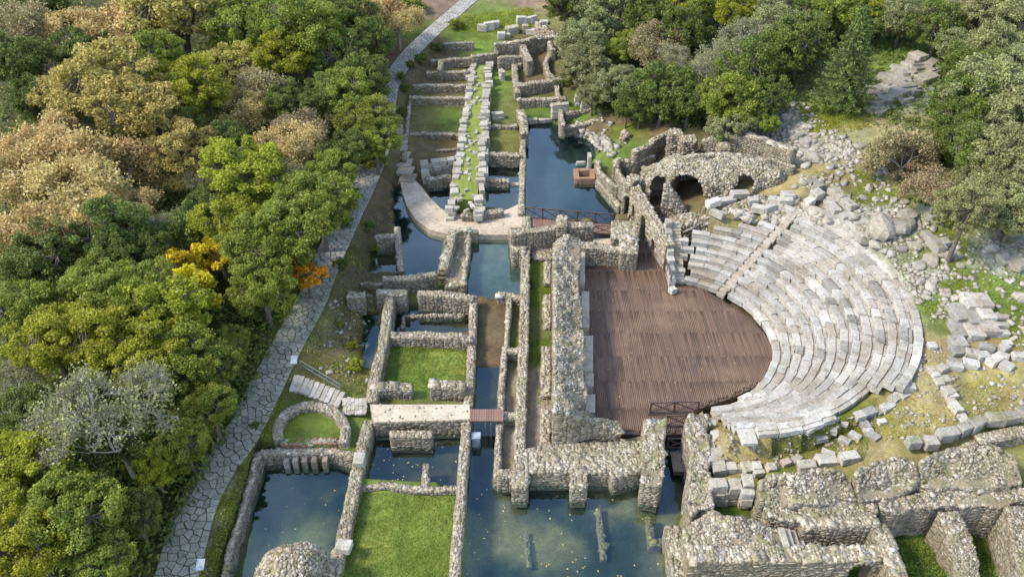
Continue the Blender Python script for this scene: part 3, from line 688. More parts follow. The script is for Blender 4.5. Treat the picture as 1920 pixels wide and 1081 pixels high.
wall('ruined_wall', 'cross wall between the flooded room and the upper lawn', [(726,625),(800,626),(884,632)], 1.5, -.5, .75, tv=.2)
wall('ruined_wall', 'thin low foundation wall standing in the flooded room', [(754,614),(756,590),(870,589)], .28, -.5, .3, ts=.12)
wall('ruined_wall', 'curved coursed wall closing the blue pool from below', [(719,521),(770,520),(818,512)], 1.7, -.5, .65)
wall('ruined_wall', 'low wall stub running left into the brown bank', [(676,531),(717,530)], .8, .1, .4)
wall('wall_fragment', 'isolated square masonry stump on the brown bank left of flooded room', [(652,552),(683,552)], 2., .1, .8, tv=.05)
wall('ruined_wall', 'narrow wall running up the left side of the blue pool', [(744,425),(748,465),(752,508)], 1.1, -.6, .55, tmat='top')
wall('wall_fragment', 'stub of coursed masonry left of the blue pool', [(704,443),(738,441)], 1.5, -.4, .7, tv=.05)
wall('ruined_wall', 'rough wall of large blocks right of the blue pool', [(848,432),(840,470),(830,505)], 1.6, -.4, .9, st=(.6, .35), ts=.3)
wall('ruined_wall', 'crumbling low wall right of the grass strip by the shallow water', [(880,436),(876,480),(868,535)], .9, -.3, .4, ts=.2, tv=.25)
wall('wall_fragment', 'broken wall end between concrete walkway and grass strip', [(842,434),(896,434)], 1., -.3, .6, ts=.22, tv=.2)
platform('planted_strip', 'grassy strip of soil between two crumbling walls beside the blue pool', [(848,440),(876,440),(866,535),(835,538)], .7, -.2, ts=.15, density=.12, core='ground' if False else 'mortar')
# stage building foundations
wall('ruined_wall', 'very long straight wall along the left edge of the grass strip', [(988,405),(986,480),(984,560),(982,650),(978,740),(975,830),(973,910)], 1.25, -.5, .72)
wall('ruined_wall', 'thin outer wall beside brown earth, upper half', [(955,558),(950,648)], .95, -.4, .42)
wall('ruined_wall', 'thin outer wall beside the dark channel, lower half', [(947,650),(941,715),(938,780),(934,840),(932,890)], 1.05, -.5, .45)
wall('wall_fragment', 'rubble spread wall end at the shallow grey water', [(934,550),(978,556)], .9, -.3, .7, ts=.22, tv=.25)
wall('wall_fragment', 'short cross wall between the narrow twin walls, middle', [(945,655),(978,655)], 1.1, -.3, .6)
wall('wall_fragment', 'short cross wall at the right end of the wooden footbridge', [(942,775),(978,775)], 1.15, -.3, .7)
wall('wall_fragment', 'short cross wall closing the narrow cell above the big pool', [(932,886),(975,886)], 1.15, -.5, .7)
wall('wall_fragment', 'square pier stump standing in the shallow grey water', [(960,466),(985,466)], 1.6, -.4, 1.0, tv=.04)
wall('wall_fragment', 'stub of wall at the corner of the pale walkway', [(955,432),(988,430)], 1.5, -.4, .9, tv=.1)
platform('stage_platform', 'broad stone paved platform edge in front of the stage ruin', [(986,842),(1040,832),(1205,826),(1206,880),(1150,896),(1143,884),(986,884)], 1.25, -.5, ts=.2)
platform('pier', 'left of two square buttress piers standing in the big pool', [(962,880),(989,880),(989,913),(961,913)], 1.28, -.6, ts=.22)
platform('pier', 'right of two square buttress piers standing in the big pool', [(1072,878),(1100,878),(1100,913),(1071,913)], 1.28, -.6, ts=.22)
platform('rubble_pier', 'tall rubble pier between the platform and the dark water passage', [(1207,784,2.6),(1250,784,2.5),(1248,850,2.3),(1240,908,1.9),(1203,904,1.9),(1206,850,2.1)], 0, -.6, ts=.14, cat='ruin', topmat='rubble', amp=.3, rag=.06)
wall('ruined_wall', 'low rubble wall dividing the long grass strip, top piece', [(1027,490),(1027,530)], .75, .2, .7, ts=.16, tv=.15)
wall('ruined_wall', 'low rubble wall dividing the long grass strip, middle piece', [(1027,552),(1026,610)], .75, .2, .7, ts=.16, tv=.15)
wall('ruined_wall', 'low rubble wall dividing the long grass strip, long lower piece', [(1025,648),(1024,740)], .75, .2, .75, ts=.16, tv=.15)
wall('ruined_wall', 'low rubble wall dividing the long grass strip, bottom piece', [(1024,770),(1022,835)], .75, .2, .75, ts=.16, tv=.15)
# high stage wall: rubble core, left face white, top falls to the right
sw = platform('stage_wall', 'tall thick rubble stage wall along the left side of the wooden deck', [(1041,448,4.1),(1062,438,4.3),(1088,448,3.8),(1084,520,3.5),(1092,600,3.4),(1092,680,3.3),(1098,745,3.3),(1072,768,3.8),(1042,770,4.1),(1040,600,4.0)], 0, .1, ts=.15, cat='wall', topmat='rubble', amp=.35, rag=.06)
base = sw.location.copy()
rec = []
a, b_ = np.array(P(1040, 452, 3.8)), np.array(P(1042, 775, 3.8))
facing(rec, a - np.array([.07, 0]), b_ - np.array([.07, 0]), (-1, 0), .3, lambda s: 3.6, (.4, .14), .03)
rec = np.array(rec); rec[:, :3] -= np.array(base); stones('facing_stones', rec, M['face'], sw, kind='stuff')
wall('ruined_wall', 'stepped brick coursed end wall of the tall stage wall', [(1040,762,4.1),(1062,766,3.9),(1085,775,3.2),(1110,785,2.5),(1140,795,2.0),(1162,800,1.7)], 3., .9, .9, st=(.4, .14), ts=.16, tv=.25)
for i, (x0, y0, x1, y1, z) in enumerate([(1079,470,1097,528,2.0),(1090,545,1105,612,1.9),(1092,628,1112,694,1.9),(1096,698,1113,722,1.7),(1098,738,1116,772,1.8)]):
    o = platform('facing_slab', ['topmost','second from top','third and largest','fourth','lowest'][i] + ' dressed slab lining the deck side of the stage wall', [(x0,y0),(x1,y0),(x1,y1),(x0,y1)], z, .3, 'stone slab', core='slab', top=False, face=False)
wall('ruined_wall', 'long wall crossing above the stage, below the railed footbridge', [(958,434),(1000,430),(1050,424),(1112,420)], 2.5, -.3, .75)
platform('pier', 'square stump rising above the wall by the railed footbridge', [(1045,404),(1063,404),(1063,424),(1045,424)], 3.0, 2.0, ts=.18)
wall('ruined_wall', 'short wall with a worn earthen dip along the upper deck edge', [(1078,458),(1120,460),(1165,466)], 2.3, .3, .95, tv=.2)
platform('pier', 'large square rubble pier at the upper right corner of the deck', [(1148,414),(1194,414),(1196,474),(1164,474),(1162,446),(1148,446)], 2.5, .2, ts=.2)
platform('threshold', 'pale stone threshold slab in the gap below the footbridge', [(1112,446),(1146,446),(1146,458),(1112,458)], 1.2, .1, 'stone slab', core='slab', top=False, face=False)
platform('wall_fragment', 'cobbled patch at the top of the narrow grass strip', [(1000,458),(1036,458),(1034,484),(1000,484)], .7, .2, ts=.14, density=.8)

# ------------------------------------------------------------------ upper ruins (stoa and rooms)
stoa = empty('stoa_terrace', (*P(880, 300, 1.6), 0), 'long grassy terrace wall edged with two rows of white blocks', 'wall')
poly = [(850,350),(862,290),(872,220),(880,160),(886,122),(918,120),(914,180),(906,250),(898,320),(895,372),(848,372)]
me = slab_mesh('earth_fill', PZ(poly, 1.5), 1.5, -.5, .7, lambda x, y: 1.45 + .1 * float(vnoise(x, y, 0, .8, 3)) + .008 * max(0, y - 70))
me.transform(__import__('mathutils').Matrix.Translation(-stoa.location))
m2, n, b, l = newmat('terrace_turf'); pos = worldpos(n)
l.new(mix(n, ramp(n, [(.3, (.10, .13, .02)), (.5, (.18, .215, .03)), (.7, (.24, .23, .08))], noise(n, 1.3, 6, .7, pos)), ramp(n, [(.3, .6), (.7, 1.3)], noise(n, 8, 5, .7, pos)), .7, 'MULTIPLY'), b.inputs['Base Color']); b.inputs['Roughness'].default_value = .95
M['turf'] = m2; bump(n, l, b, noise(n, 6, 6, .7, pos), .6, .08); link('earth_fill', me, M['turf'], stoa)
E1 = [(845,395),(852,345),(864,285),(873,220),(881,160),(887,122)]; E2 = [(896,400),(899,340),(904,285),(909,220),(913,165),(917,120)]
for E_, wd in ((E1, .85), (E2, 1.0)):
    for c_, (z, hz) in enumerate(((.0, .55), (.5, .55), (1.0, .5))):
        for p, q in zip(E_, E_[1:]):
            block_row(stoa, P(*p, 1.5), P(*q, 1.5), z + .2 + .012 * max(0, P(*p, 1.5)[1] - 68), (.45, 1.0), wd * .8, hz, 'block', .1, 'white', .0 if c_ < 2 else .25, .1)
for _ in range(50):
    px = random.uniform(0, 1); py = random.choice([random.uniform(140, 250), random.uniform(250, 330), random.uniform(330, 395)])
    xl = np.interp(py, [120, 285, 395], [889, 866, 849]); xr = np.interp(py, [120, 285, 395], [913, 900, 892])
    x, y = P(xl + (xr - xl) * px, py, 1.5)
    block('loose_block', x, y, 1.42 + .008 * max(0, y - 70), random.uniform(0, 3), random.uniform(.2, .65), random.uniform(.2, .45), random.uniform(.15, .3), 'white', stoa, .08)
def big_wall(label, a, b_, z, n, hz=.5, wy=.7, lx=(.6, 1.1), name='block_wall', zb=None):
    A, B = P(*a, z), P(*b_, z); o = empty(name, (*A, 0), label, 'wall')
    for c_ in range(n): block_row(o, A, B, z - hz * (n - c_), lx, wy, hz, 'block', .03, 'white', .0 if c_ < n - 1 or n < 2 else .15, .01)
    return o
big_wall('double row of white ashlar blocks at the terrace foot, left', (795,302), (855,296), 1.6, 3)
big_wall('stub of white ashlar blocks turning down at the left terrace foot', (795,300), (798,322), 1.5, 3)
big_wall('white block pier against terrace, upper of three', (905,255), (918,255), 1.6, 3, lx=(.9, 1.1), wy=1.3)
big_wall('white block pier against terrace, middle of three', (903,282), (916,282), 1.6, 3, lx=(.9, 1.1), wy=1.3)
big_wall('white block pier against terrace, lower of three', (902,316), (915,316), 1.6, 4, lx=(.9, 1.1), wy=1.4)
big_wall('white block pier beside the concrete walkway', (898,350), (908,350), 1.7, 4, lx=(.9, 1.1), wy=1.4)
wall('ruined_wall', 'low rubble wall ending the terrace above the pale walkway', [(866,402),(905,400),(943,394)], 1.1, -.3, .7)
wall('ruined_wall', 'low rubble wall under the left ashlar blocks', [(800,334),(846,330)], 1., -.3, .6)
for i, (a, b_, z, zb, lab) in enumerate([
 ((768,250),(866,250),.95,.3,'low wall between the two left grass rooms'), ((768,182),(874,182),1.8,.5,'first of the stacked parallel walls above the left lawn'),
 ((775,160),(876,158),1.95,.8,'second of the stacked parallel walls above the left lawn'), ((800,136),(880,134),2.2,1.1,'third of the stacked parallel walls above the left lawn'),
 ((808,112),(884,108),2.4,1.4,'fourth of the stacked parallel walls above the left lawn'), ((832,80),(888,80),2.7,1.7,'farthest of the stacked parallel walls by the path')]):
    wall('ruined_wall', lab, [a, b_], z, zb, .6, tv=.12)
wall('ruined_wall', 'short wall linking third and fourth parallel walls', [(828,113),(824,130)], 2.6, 1.2, .6)
wall('ruined_wall', 'thin low foundation line in the lower left grass room', [(818,280),(862,276)], .7, .2, .35)
wall('ruined_wall', 'rubble wall along the left bank beside the plank steps', [(768,190),(764,230),(760,270),(758,300)], 1.2, .2, .4, tv=.25)
wall('ruined_wall', 'long wall running from terrace head to the upper rooms', [(884,104),(930,98),(935,84)], 2.7, 1.2, .6)
wall('ruined_wall', 'back wall of the upper rooms under the meadow', [(928,80),(975,76),(1035,66)], 3.6, 1.4, .7, ts=.25, tv=.2)
wall('ruined_wall', 'cross wall between the two upper rooms', [(976,78),(984,92),(994,112)], 3.2, 1.2, .8)
wall('ruined_wall', 'front wall of the upper left room', [(934,108),(982,104)], 2.6, 1., .6)
wall('ruined_wall', 'right side wall of the upper right room', [(1030,66),(1032,85),(1038,95)], 3.2, 1.4, .6, ts=.22)
wall('ruined_wall', 'wall under the trees right of upper room with a standing slab', [(1032,100),(1022,120),(1032,140),(1045,146)], 2.4, 1., .6, tv=.3)
wall('ruined_wall', 'pale wall bordering the narrow green court on its right', [(964,118),(966,140),(971,172)], 2., .7, .7, tmat='top')
wall('ruined_wall', 'curved wall closing the upper middle room', [(972,118),(992,112),(998,128)], 2.2, .9, .6, tv=.2)
wall('ruined_wall', 'thick rubble wall below the middle rooms, upper', [(970,157),(1010,153),(1055,146)], 2.3, .7, .8, tv=.15)
wall('ruined_wall', 'thick rubble wall below the middle rooms, lower', [(972,186),(1005,184),(1062,184)], 1.9, .6, .7, tv=.12)
wall('ruined_wall', 'narrow wall descending between the middle rooms and the pond', [(1043,150),(1046,175),(1050,200),(1056,236)], 1.8, .2, .5)
wall('ruined_wall', 'wall along the right end of the middle rooms', [(1060,150),(1085,150)], 2.2, .9, .6)
big_wall('pale ashlar pier above the blue pond, left one', (1034,195), (1066,192), 2.1, 4, .4)
big_wall('pale ashlar pier above the blue pond, right one', (1090,184), (1116,184), 2.2, 4, .4)
big_wall('small pale block stump under the trees', (1078,178), (1088,178), 2.0, 3, .4)
wall('ruined_wall', 'sloping rubble wall right of the pond head', [(1050,238),(1085,232),(1130,222)], 1.1, -.1, .7, ts=.22)
wall('ruined_wall', 'thin wall behind the pond head on the right', [(1060,212),(1100,206),(1126,200)], 1.3, .5, .5, ts=.2)
wall('ruined_wall', 'wall along the right of the green court', [(1120,176),(1122,200),(1128,220)], 1.5, .5, .4)
big_wall('row of loose white blocks closing the green court', (922,212), (945,210), 1.2, 2, .4)
big_wall('pale sill blocks at the head of the blue pond', (990,222), (1038,218), .4, 1, .5, .9)
wall('ruined_wall', 'low rubble wall between the two small grass squares', [(922,234),(970,234)], .9, .1, .55, tv=.15)
wall('ruined_wall', 'rubble wall along the left edge of the blue pond, upper', [(976,205),(982,225),(983,250)], 1.5, -.3, .9, ts=.25, tv=.2)
wall('ruined_wall', 'straight thin wall along the left edge of the blue pond', [(981,262),(980,310),(979,350),(978,400)], .8, -.5, .6)
wall('ruined_wall', 'rubble wall above the small blue room', [(916,286),(974,288)], 1.3, -.2, .7, tv=.12)
wall('ruined_wall', 'thin wall crossing the small blue room', [(914,336),(955,336)], .7, -.4, .6)
big_wall('pale sill stone crossing the small blue room', (957,343), (977,343), .2, 1, .35, .5)
big_wall('standing grey slab in the green court', (938,128), (944,136), 2.0, 3, .5, .5, (.5, .6))
for i, (px, py) in enumerate([(905,57),(918,55),(930,52),(955,60),(962,62),(978,44),(990,43),(1000,42),(985,60),(996,62),(1010,50),(1020,46),(940,72),(950,70)]):
    x, y, z = G(px, py); block('fallen_block', x, y, z - .1, random.uniform(-.3, .3), random.uniform(.7, 1.4), random.uniform(.6, .9), random.uniform(.5, 1.), 'white', None, .05, label='grey weathered block lying on the meadow above the upper rooms', category='stone block', group='blocks on the upper meadow')
hump('rubble_bank', 'curved bank of pale stones at the edge of the trees above the rooms', [(1020,36,4.3,.5,.5),(1012,44,3.8,.6,.6),(1025,54,3.6,.7,.7),(1040,66,3.2,.7,.7),(1048,90,2.9,.7,.6)], 1.6, 3, ts=.3, amp=.2)

# ------------------------------------------------------------------ walkways, steps, bridges
walk = slab_mesh('concrete_walkway', PZ([(750,335),(770,330),(786,345),(806,370),(826,390),(850,402),(900,404),(943,396),(978,380),(985,410),(974,434),(960,440),(900,440),(836,438),(806,430),(780,412),(764,388),(754,360)], .5), .5, -.4)
link('walkway', walk, M['slab'], kind='structure')
st_ = empty('plank_steps', (*P(745, 290, 1.), 0), 'worn broad steps descending beside the tree to the pale walkway', 'steps')
for i, (px, py, z) in enumerate([(739,236,1.6),(741,246,1.5),(743,256,1.4),(745,266,1.3),(748,277,1.2),(752,290,1.05),(756,303,.9),(760,318,.75),(764,332,.62)]):
    x, y = P(px, py, z); block('step', x, y, z - .35, -.15, 1.5, 1.05 if i < 5 else 1.5, .35, 'tread', st_, .01)
st2 = empty('stone_stairs', (*P(600, 730, 1.4), .8), 'curved flight of pale stone steps down from the flagstone path', 'steps')
for i in range(10):
    f = i / 9; px = 552 + 84 * f; py = 716 + 32 * f ** 1.15; z = 1.62 - .045 * i
    x, y = P(px, py, z); block('step', x, y, z - .3, -.35 - .15 * f + .3, .36, 1.35, .3 + .02 * (i % 2), 'white', st2, .015)
pv = []
fp = empty('paved_landing', (*P(668, 762, 1.2), 1.0), 'patch of crazy paving at the foot of the stone stairs', 'paving')
for i in range(24):
    px, py = 646 + 7.6 * (i % 6 + random.uniform(-.15, .15)), 750 + 7.5 * (i // 6 + random.uniform(-.15, .15)); x, y = P(px, py, 1.22)
    block('paving_stone', x, y, 1.12 + random.uniform(0, .05), random.uniform(-.2, .2), random.uniform(.22, .3), random.uniform(.3, .4), .14, 'white', fp, .01)
br = empty('wooden_footbridge', (*P(910, 778, 1.2), 1.), 'small reddish plank footbridge over the narrow channel', 'bridge')
x0, y0 = P(880, 790, 1.25); x1, y1 = P(944, 768, 1.25)
for i in range(14):
    x = x0 + (x1 - x0) * (i + .5) / 14; beam_part('plank', (x, y0, 1.3), (x, y1, 1.3), (x1 - x0) / 14 - .02, .06, 'plank', br)
for yy in (y0 + .15, y1 - .15): beam_part('girder', (x0, yy, 1.2), (x1, yy, 1.2), .12, .14, 'rail', br)
for xx in (x0 + 1.0, x0 + 1.35): beam_part('support_pole', (xx, y0 - .1, -.5), (xx, y0 - .1, 1.2), .06, .06, 'metal', br)
# railed bridge across the pond
zb_ = 1.0
br2 = empty('railed_footbridge', (*P(1060, 418, zb_), zb_), 'brown plank bridge along the lower edge of the blue pond', 'bridge')
A, B = P(985, 408, zb_), P(1150, 422, zb_); A2, B2 = P(985, 424, zb_), P(1150, 440, zb_)
for i in range(30):
    f = (i + .5) / 30; p = (A[0] + (B[0] - A[0]) * f, A[1] + (B[1] - A[1]) * f, zb_); q = (A2[0] + (B2[0] - A2[0]) * f, A2[1] + (B2[1] - A2[1]) * f, zb_)
    beam_part('plank', p, q, (B[0] - A[0]) / 30 - .02, .07, 'plank', br2)
for e, g_ in ((A, B), (A2, B2)): beam_part('girder', (*e, zb_ - .12), (*g_, zb_ - .12), .14, .16, 'rail', br2)
railing('dark wooden cross braced railing along the pond side of the footbridge', [(*P(985, 409, zb_), zb_), (*P(1148, 422, zb_), zb_)])
railing('short dark railing in the wall gap over the water', [(*P(1112, 440, zb_), zb_), (*P(1150, 441, zb_), zb_)], .9)
railing('curving dark wooden railing along the theatre side of the deck passage', [(*P(1178, 424, .9), .9), (*P(1196, 426, .9), .9), (*P(1214, 448, .9), .9), (*P(1232, 478, .9), .9), (*P(1246, 508, .9), .9), (*P(1256, 536, .9), .9)], 1.1, 1.5)
railing('dark cross braced railing at the lower right edge of the deck', [(*P(1218, 777, .85), .85), (*P(1307, 774, .85), .85)], 1.1, 1.3)
railing('shorter dark railing over the water passage between rubble piers', [(*P(1248, 801, .85), .85), (*P(1290, 800, .85), .85)], 1.1, 1.3)
railing('low dark railing near the water by the broken platform', [(*P(1250, 842, .3), .3), (*P(1288, 842, .3), .3)], 1.0, 1.3)
o = empty('timber_platform', (*P(1268, 860, .5), 0), 'small weathered timber landing tilted in the dark water passage', 'platform')
A, B = P(1256, 846, .55), P(1284, 884, .4)
for i in range(6):
    f = (i + .5) / 6; x = A[0] + (B[0] - A[0]) * f; beam_part('plank', (x, B[1], .42), (x, A[1], .52), (B[0] - A[0]) / 6 - .015, .08, 'tread', o)
for yy in (A[1], B[1]): beam_part('bearer', (A[0], yy, .3), (B[0], yy, .3), .14, .3, 'rail', o)
# small objects
x, y = P(893, 832, 0); o = empty('pump_box', (x, y, 0), 'small white box standing in the channel below the footbridge', 'box')
V, F = chamfer_block(.06, .01, 3)
for nm, dz, s in (('housing', .35, (.26, .24, .4)), ('lid', .78, (.29, .27, .05)), ('base', -.12, (.2, .2, .12))):
    q = link(nm, mesh(nm, V, F), M['panel'], o); q.scale = s; q.location = (0, 0, dz)
def signboard(label, px, py, w=.42):
    x, y, z = G(px, py); o = empty('information_board', (x, y, z), label, 'sign')
    for s in (-1, 1): beam_part('post', (x + s * w * .4, y, z - .1), (x + s * w * .4, y, z + .9), .05, .05, 'metal', o)
    beam_part('panel', (x, y - .25, z + .85), (x, y + .25, z + 1.12), w, .03, 'panel', o)
signboard('pale blue slanted information board where the stairs leave the path', 556, 694)
signboard('pale slanted information board at the bottom edge of the path', 384, 1078)
o = empty('handrail', G(590, 708), 'thin grey metal handrail on the bank above the stone stairs', 'handrail')
A, B = G(566, 694), G(640, 738)
for f in (0, .33, .66, 1.):
    p = Vector(A).lerp(Vector(B), f); beam_part('post', p, p + Vector((0, 0, .9)), .05, .05, 'metal', o)
for h in (.5, .9): beam_part('rail', Vector(A) + Vector((0, 0, h)), Vector(B) + Vector((0, 0, h)), .05, .05, 'metal', o)
o = empty('brick_basin', (*P(1096, 326, .3), 0), 'small square red brick well basin at the right edge of the blue pond', 'well')
x, y = P(1096, 326, .5)
for dx, dy, sx, sy in ((-.75, 0, .45, 1.9), (.75, 0, .45, 1.9), (0, -.75, 1.1, .42), (0, .75, 1.1, .42)): block('rim', x + dx, y + dy, -.4, 0, sx, sy, .95, 'brick', o, .005)
block('back_slab', x + .5, y + 1.2, .3, 0, .35, .8, 1.6, 'white', o, .02)
x, y = P(1089, 303, .3); block('fallen_block', x, y, -.1, .05, .9, .3, .4, 'white', None, .01, label='white stone bar lying in the pond by the brick basin', category='stone block')
x, y = P(1261, 545, 1.0); o = block('column_stump', x, y, .84, .5, .5, .5, .45, 'white', None, .01, label='small white stone stump on the deck at the foot of the seats', category='stone')

# ------------------------------------------------------------------ apse and left pool
def apse_pts(cx, cy, rx, ry, a0, a1, n, z):
    return [(cx + rx * math.cos(R(a)), cy - ry * math.sin(R(a)), z) for a in np.linspace(a0, a1, n)]
wall('apse_wall', 'horseshoe shaped brick and stone apse wall beside the stone stairs', apse_pts(584, 810, 64, 52, 190, -20, 14, 1.5), 1.5, .3, .68, st=(.36, .14), tv=.1, step=.6)
wall('ruined_wall', 'straight brick coloured front wall of the horseshoe apse', [(528,828),(585,826),(646,826)], 1.15, -.3, .6, fmat='brick')
wall('ruined_wall', 'ledge wall above the left pool with small buttresses', [(488,846),(560,842),(630,842),(664,852)], 1.0, -.6, .6)
for i, px in enumerate((540, 557, 574, 592, 612)):
    x, y = P(px, 871, 0); block('buttress', x, y, -.5, 0, .34, .55, 1.15, 'tread', None, .01, label='small square stone buttress under the apse ledge, ' + ['first', 'second', 'third', 'fourth', 'fifth'][i] + ' from the left', category='buttress', group='buttresses under the apse ledge')
wall('ruined_wall', 'mossy retaining wall along the left side of the dark pool', [(484,845),(466,905),(448,970),(432,1030),(412,1110)], 1.1, -.8, .4, ts=.16)
big_wall('pale dressed corner block pier above the left pool', (663,856), (684,856), 1.5, 2, .4, .9)
big_wall('pale dressed coping blocks on the wall beside the bright lawn', (648,1010), (640,1032), 1.35, 1, .4, .8)
hump('rubble_mound', 'large rubble covered vault stump at the bottom edge of the left pool', [(470,1075,2.2,1.8,1.2),(505,1048,3.2,2.2,1.2),(550,1036,3.6,2.4,1.3),(595,1042,3.2,2.2,1.2),(624,1066,2.0,1.6,1.)], -.5, 2.6, ts=.13, amp=.3)

# ------------------------------------------------------------------ deck
deck_poly = PZ([(1090,500),(1150,498),(1196,490),(1196,430),(1222,430),(1262,528),(1320,540),(1410,596),(1456,650),(1440,712),(1370,745),(1310,765),(1295,812),(1160,812),(1100,790),(1085,700)], ZDECK)
deck_poly = [(P(1085, 500, ZDECK)[0], P(1085, 500, ZDECK)[1])] + deck_poly[1:]
dk = empty('wooden_deck', (*P(1240, 650, ZDECK), ZDECK), 'large brown plank deck filling the theatre orchestra', 'deck')
pw_, pl_ = .125, 2.45; planks = []
xs = [p[0] for p in deck_poly]; ys = [p[1] for p in deck_poly]
ix = 0; x = min(xs)
while x < max(xs):
    y = min(ys) - .3 + random.uniform(-.1, .1)
    while y < max(ys):
        yy = np.linspace(y, y + pl_, 9); q = inside(deck_poly, np.full(9, x + pw_ / 2), yy)
        if q.any():
            ya, yb = yy[q].min(), yy[q].max()
            if yb - ya > .3: planks.append((x + pw_ / 2, ya, yb))
        y += pl_
    x += pw_; ix += 1
planks.sort(key=lambda p: -(p[2] - p[1]) + random.uniform(0, .2))
pm = mesh('plank', BOX_V * .5, BOX_F); pm.materials.append(M['deck'])
for p in planks[:300]:
    o = link('plank', pm, None, dk); o.scale = (pw_ - .012, p[2] - p[1] - .01, .05); o.location = Vector((p[0], (p[1] + p[2]) / 2, ZDECK - .025 + random.uniform(-.004, .004))) - dk.location
if len(planks) > 300:
    rec = [(p[0] - dk.location.x, (p[1] + p[2]) / 2 - dk.location.y, -.025, 0, (pw_ - .018) / 2, (p[2] - p[1] - .02) / 2, .025) for p in planks[300:]]
    stones('remaining_planks', rec, M['deck'], dk, jit=0.004, tilt=0, kind='stuff')
me = slab_mesh('joist_bed', deck_poly, ZDECK - .07, ZDECK - .5); me.transform(__import__('mathutils').Matrix.Translation(-dk.location)); link('joist_bed', me, M['rail'], dk)

# ------------------------------------------------------------------ theatre seating
cav = empty('theatre_seating', (20.5, 43.6, ZDECK), 'semicircular bank of white stone theatre seats around the deck', 'theatre seating')
STAIRS = [50, 17, -14, -45]
def row_limit(a):
    return np.interp(a, [-95, -80, -66, -57, -50, -44, 45, 52, 60, 70, 80, 100], [10, 11.4, 11, 10, 10, 12, 12, 10.5, 9.2, 8.4, 6.4, 5.4])
for k in range(NROW):
    t = (k + .5) / NROW; c = THC0 + (THC1 - THC0) * t; r_ = THR0 + (THR1 - THR0) * t
    dr = (THR1 - THR0) / NROW; zt = ZDECK + RISE * (k + 1)
    row = link('seat_row', None, None, cav); row.location = (0, 0, zt - ZDECK); row.empty_display_size = .2
    if k == NROW - 1 : pass
    a1 = math.degrees(math.acos(max(-1, min(1, (13.35 - c[0]) / r_)))); a0 = -math.degrees(math.acos(max(-1, min(1, (12.9 + .15 * random.uniform(-1, 1) - c[0]) / r_))))
    if k == 0: a0 = -62
    a = a0
    while a < a1 - 1.5:
        w = random.uniform(.75, 1.45); da = math.degrees(w / r_)
        mid = a + da / 2
        sg = math.degrees(.33 / r_); hitst = []
        if a < 50 + sg * .9 and a + da > 50 - sg:
            if 50 - sg - a > 2.2: da = 50 - sg - a; mid = a + da / 2
            else: hitst = [50]
        if hitst:
            s = hitst[0]; a = max(a + .2, s + sg)
            for e in range(2):
                rr = r_ - .28 + e * .3; th_ = R(s)
                x, y = c[0] + rr * math.cos(th_), c[1] + rr * math.sin(th_); zz = zt - RISE + (.0 if e == 0 else RISE / 2)
                o = block('stair_step', x, y, 0, th_, .36, .6, .3, 'step', None, .01); o.parent = row; o.location = (x - cav.location.x, y - cav.location.y, zz - zt - .02)
            continue
        da = min(da, a1 - a)
        if k + .5 > row_limit(mid) + random.uniform(-.4, .3): a += da; continue
        th_ = R(mid); rr = r_ + random.gauss(.03, .035); x, y = c[0] + rr * math.cos(th_), c[1] + rr * math.sin(th_)
        hz = .5; wdt = r_ * R(da) - .025
        # radial depth of this row varies as the circles are not concentric
        depth = dr * (1 + (THC1[0] - THC0[0]) * math.cos(th_) / (THR1 - THR0)) + .12
        o = link('seat_block', seat_mesh(random.randint(0, 9)), None, row)
        o.scale = (depth / 2, max(.1, wdt / 2), hz / 2); o.location = (x - cav.location.x, y - cav.location.y, -hz / 2 + random.gauss(0, .028))
        o.rotation_euler = (random.gauss(0, .022), random.gauss(.015, .025), th_ + random.gauss(0, .025))
        a += da
# left edge stair and white side wall of the seating
es = link('edge_stair', None, None, cav); es.location = (0, 0, 0)
for i in range(18):
    y = 50.2 + i * .235; z = ZDECK + .2 + i * .16
    o = block('stair_step', 0, 0, 0, 0, .75, .32, .3, 'step', None, .01); o.parent = es; o.location = (12.95 - cav.location.x, y - cav.location.y, z - .15 - ZDECK)
sidew = empty('analemma_wall', (12.3, 50, ZDECK), 'smooth white block side wall descending beside the seating stair', 'wall')
for i in range(7):
    y = 49.9 + i * .68; zt = ZDECK + .75 + i * .42
    for zc in np.arange(ZDECK - .2, zt - .1, .5):
        block('block', 12.3 + random.gauss(0, .015), y, zc, math.pi / 2, .66, .5, min(.5, zt - zc) - .012, 'seat', sidew, .006)
# outer parapet blocks on the rim
rim = empty('rim_parapet', (26, 47, 5), 'curving outer row of long blocks on the rim of the theatre', 'wall')
for k, (a0, a1, dr_) in enumerate([(14, 46, .75), (-44, 58, 0.28)]):
    a = a0
    while a < a1:
        w = random.uniform(.8, 1.5); rr = THR1 + dr_ + .05; da = math.degrees(w / rr); th_ = R(a + da / 2)
        if not (k == 1 and a1 < 0):
            block('block', THC1[0] + rr * math.cos(th_), THC1[1] + rr * math.sin(th_), 4.75 + (.25 if k == 0 else 0) + random.gauss(0, .03), th_ + math.pi / 2, w - .03, .5, .75 if k == 0 else .5, 'seat', rim, .02)
        a += da
# pale earth ring behind the rim on the right
wall('ruined_wall', 'thin curved earth coloured kerb outside the rim of seats', [(1712,590),(1728,630),(1730,660),(1722,690)], 5.0, 4.2, .5, ts=.14, tmat='rubble', step=.6)

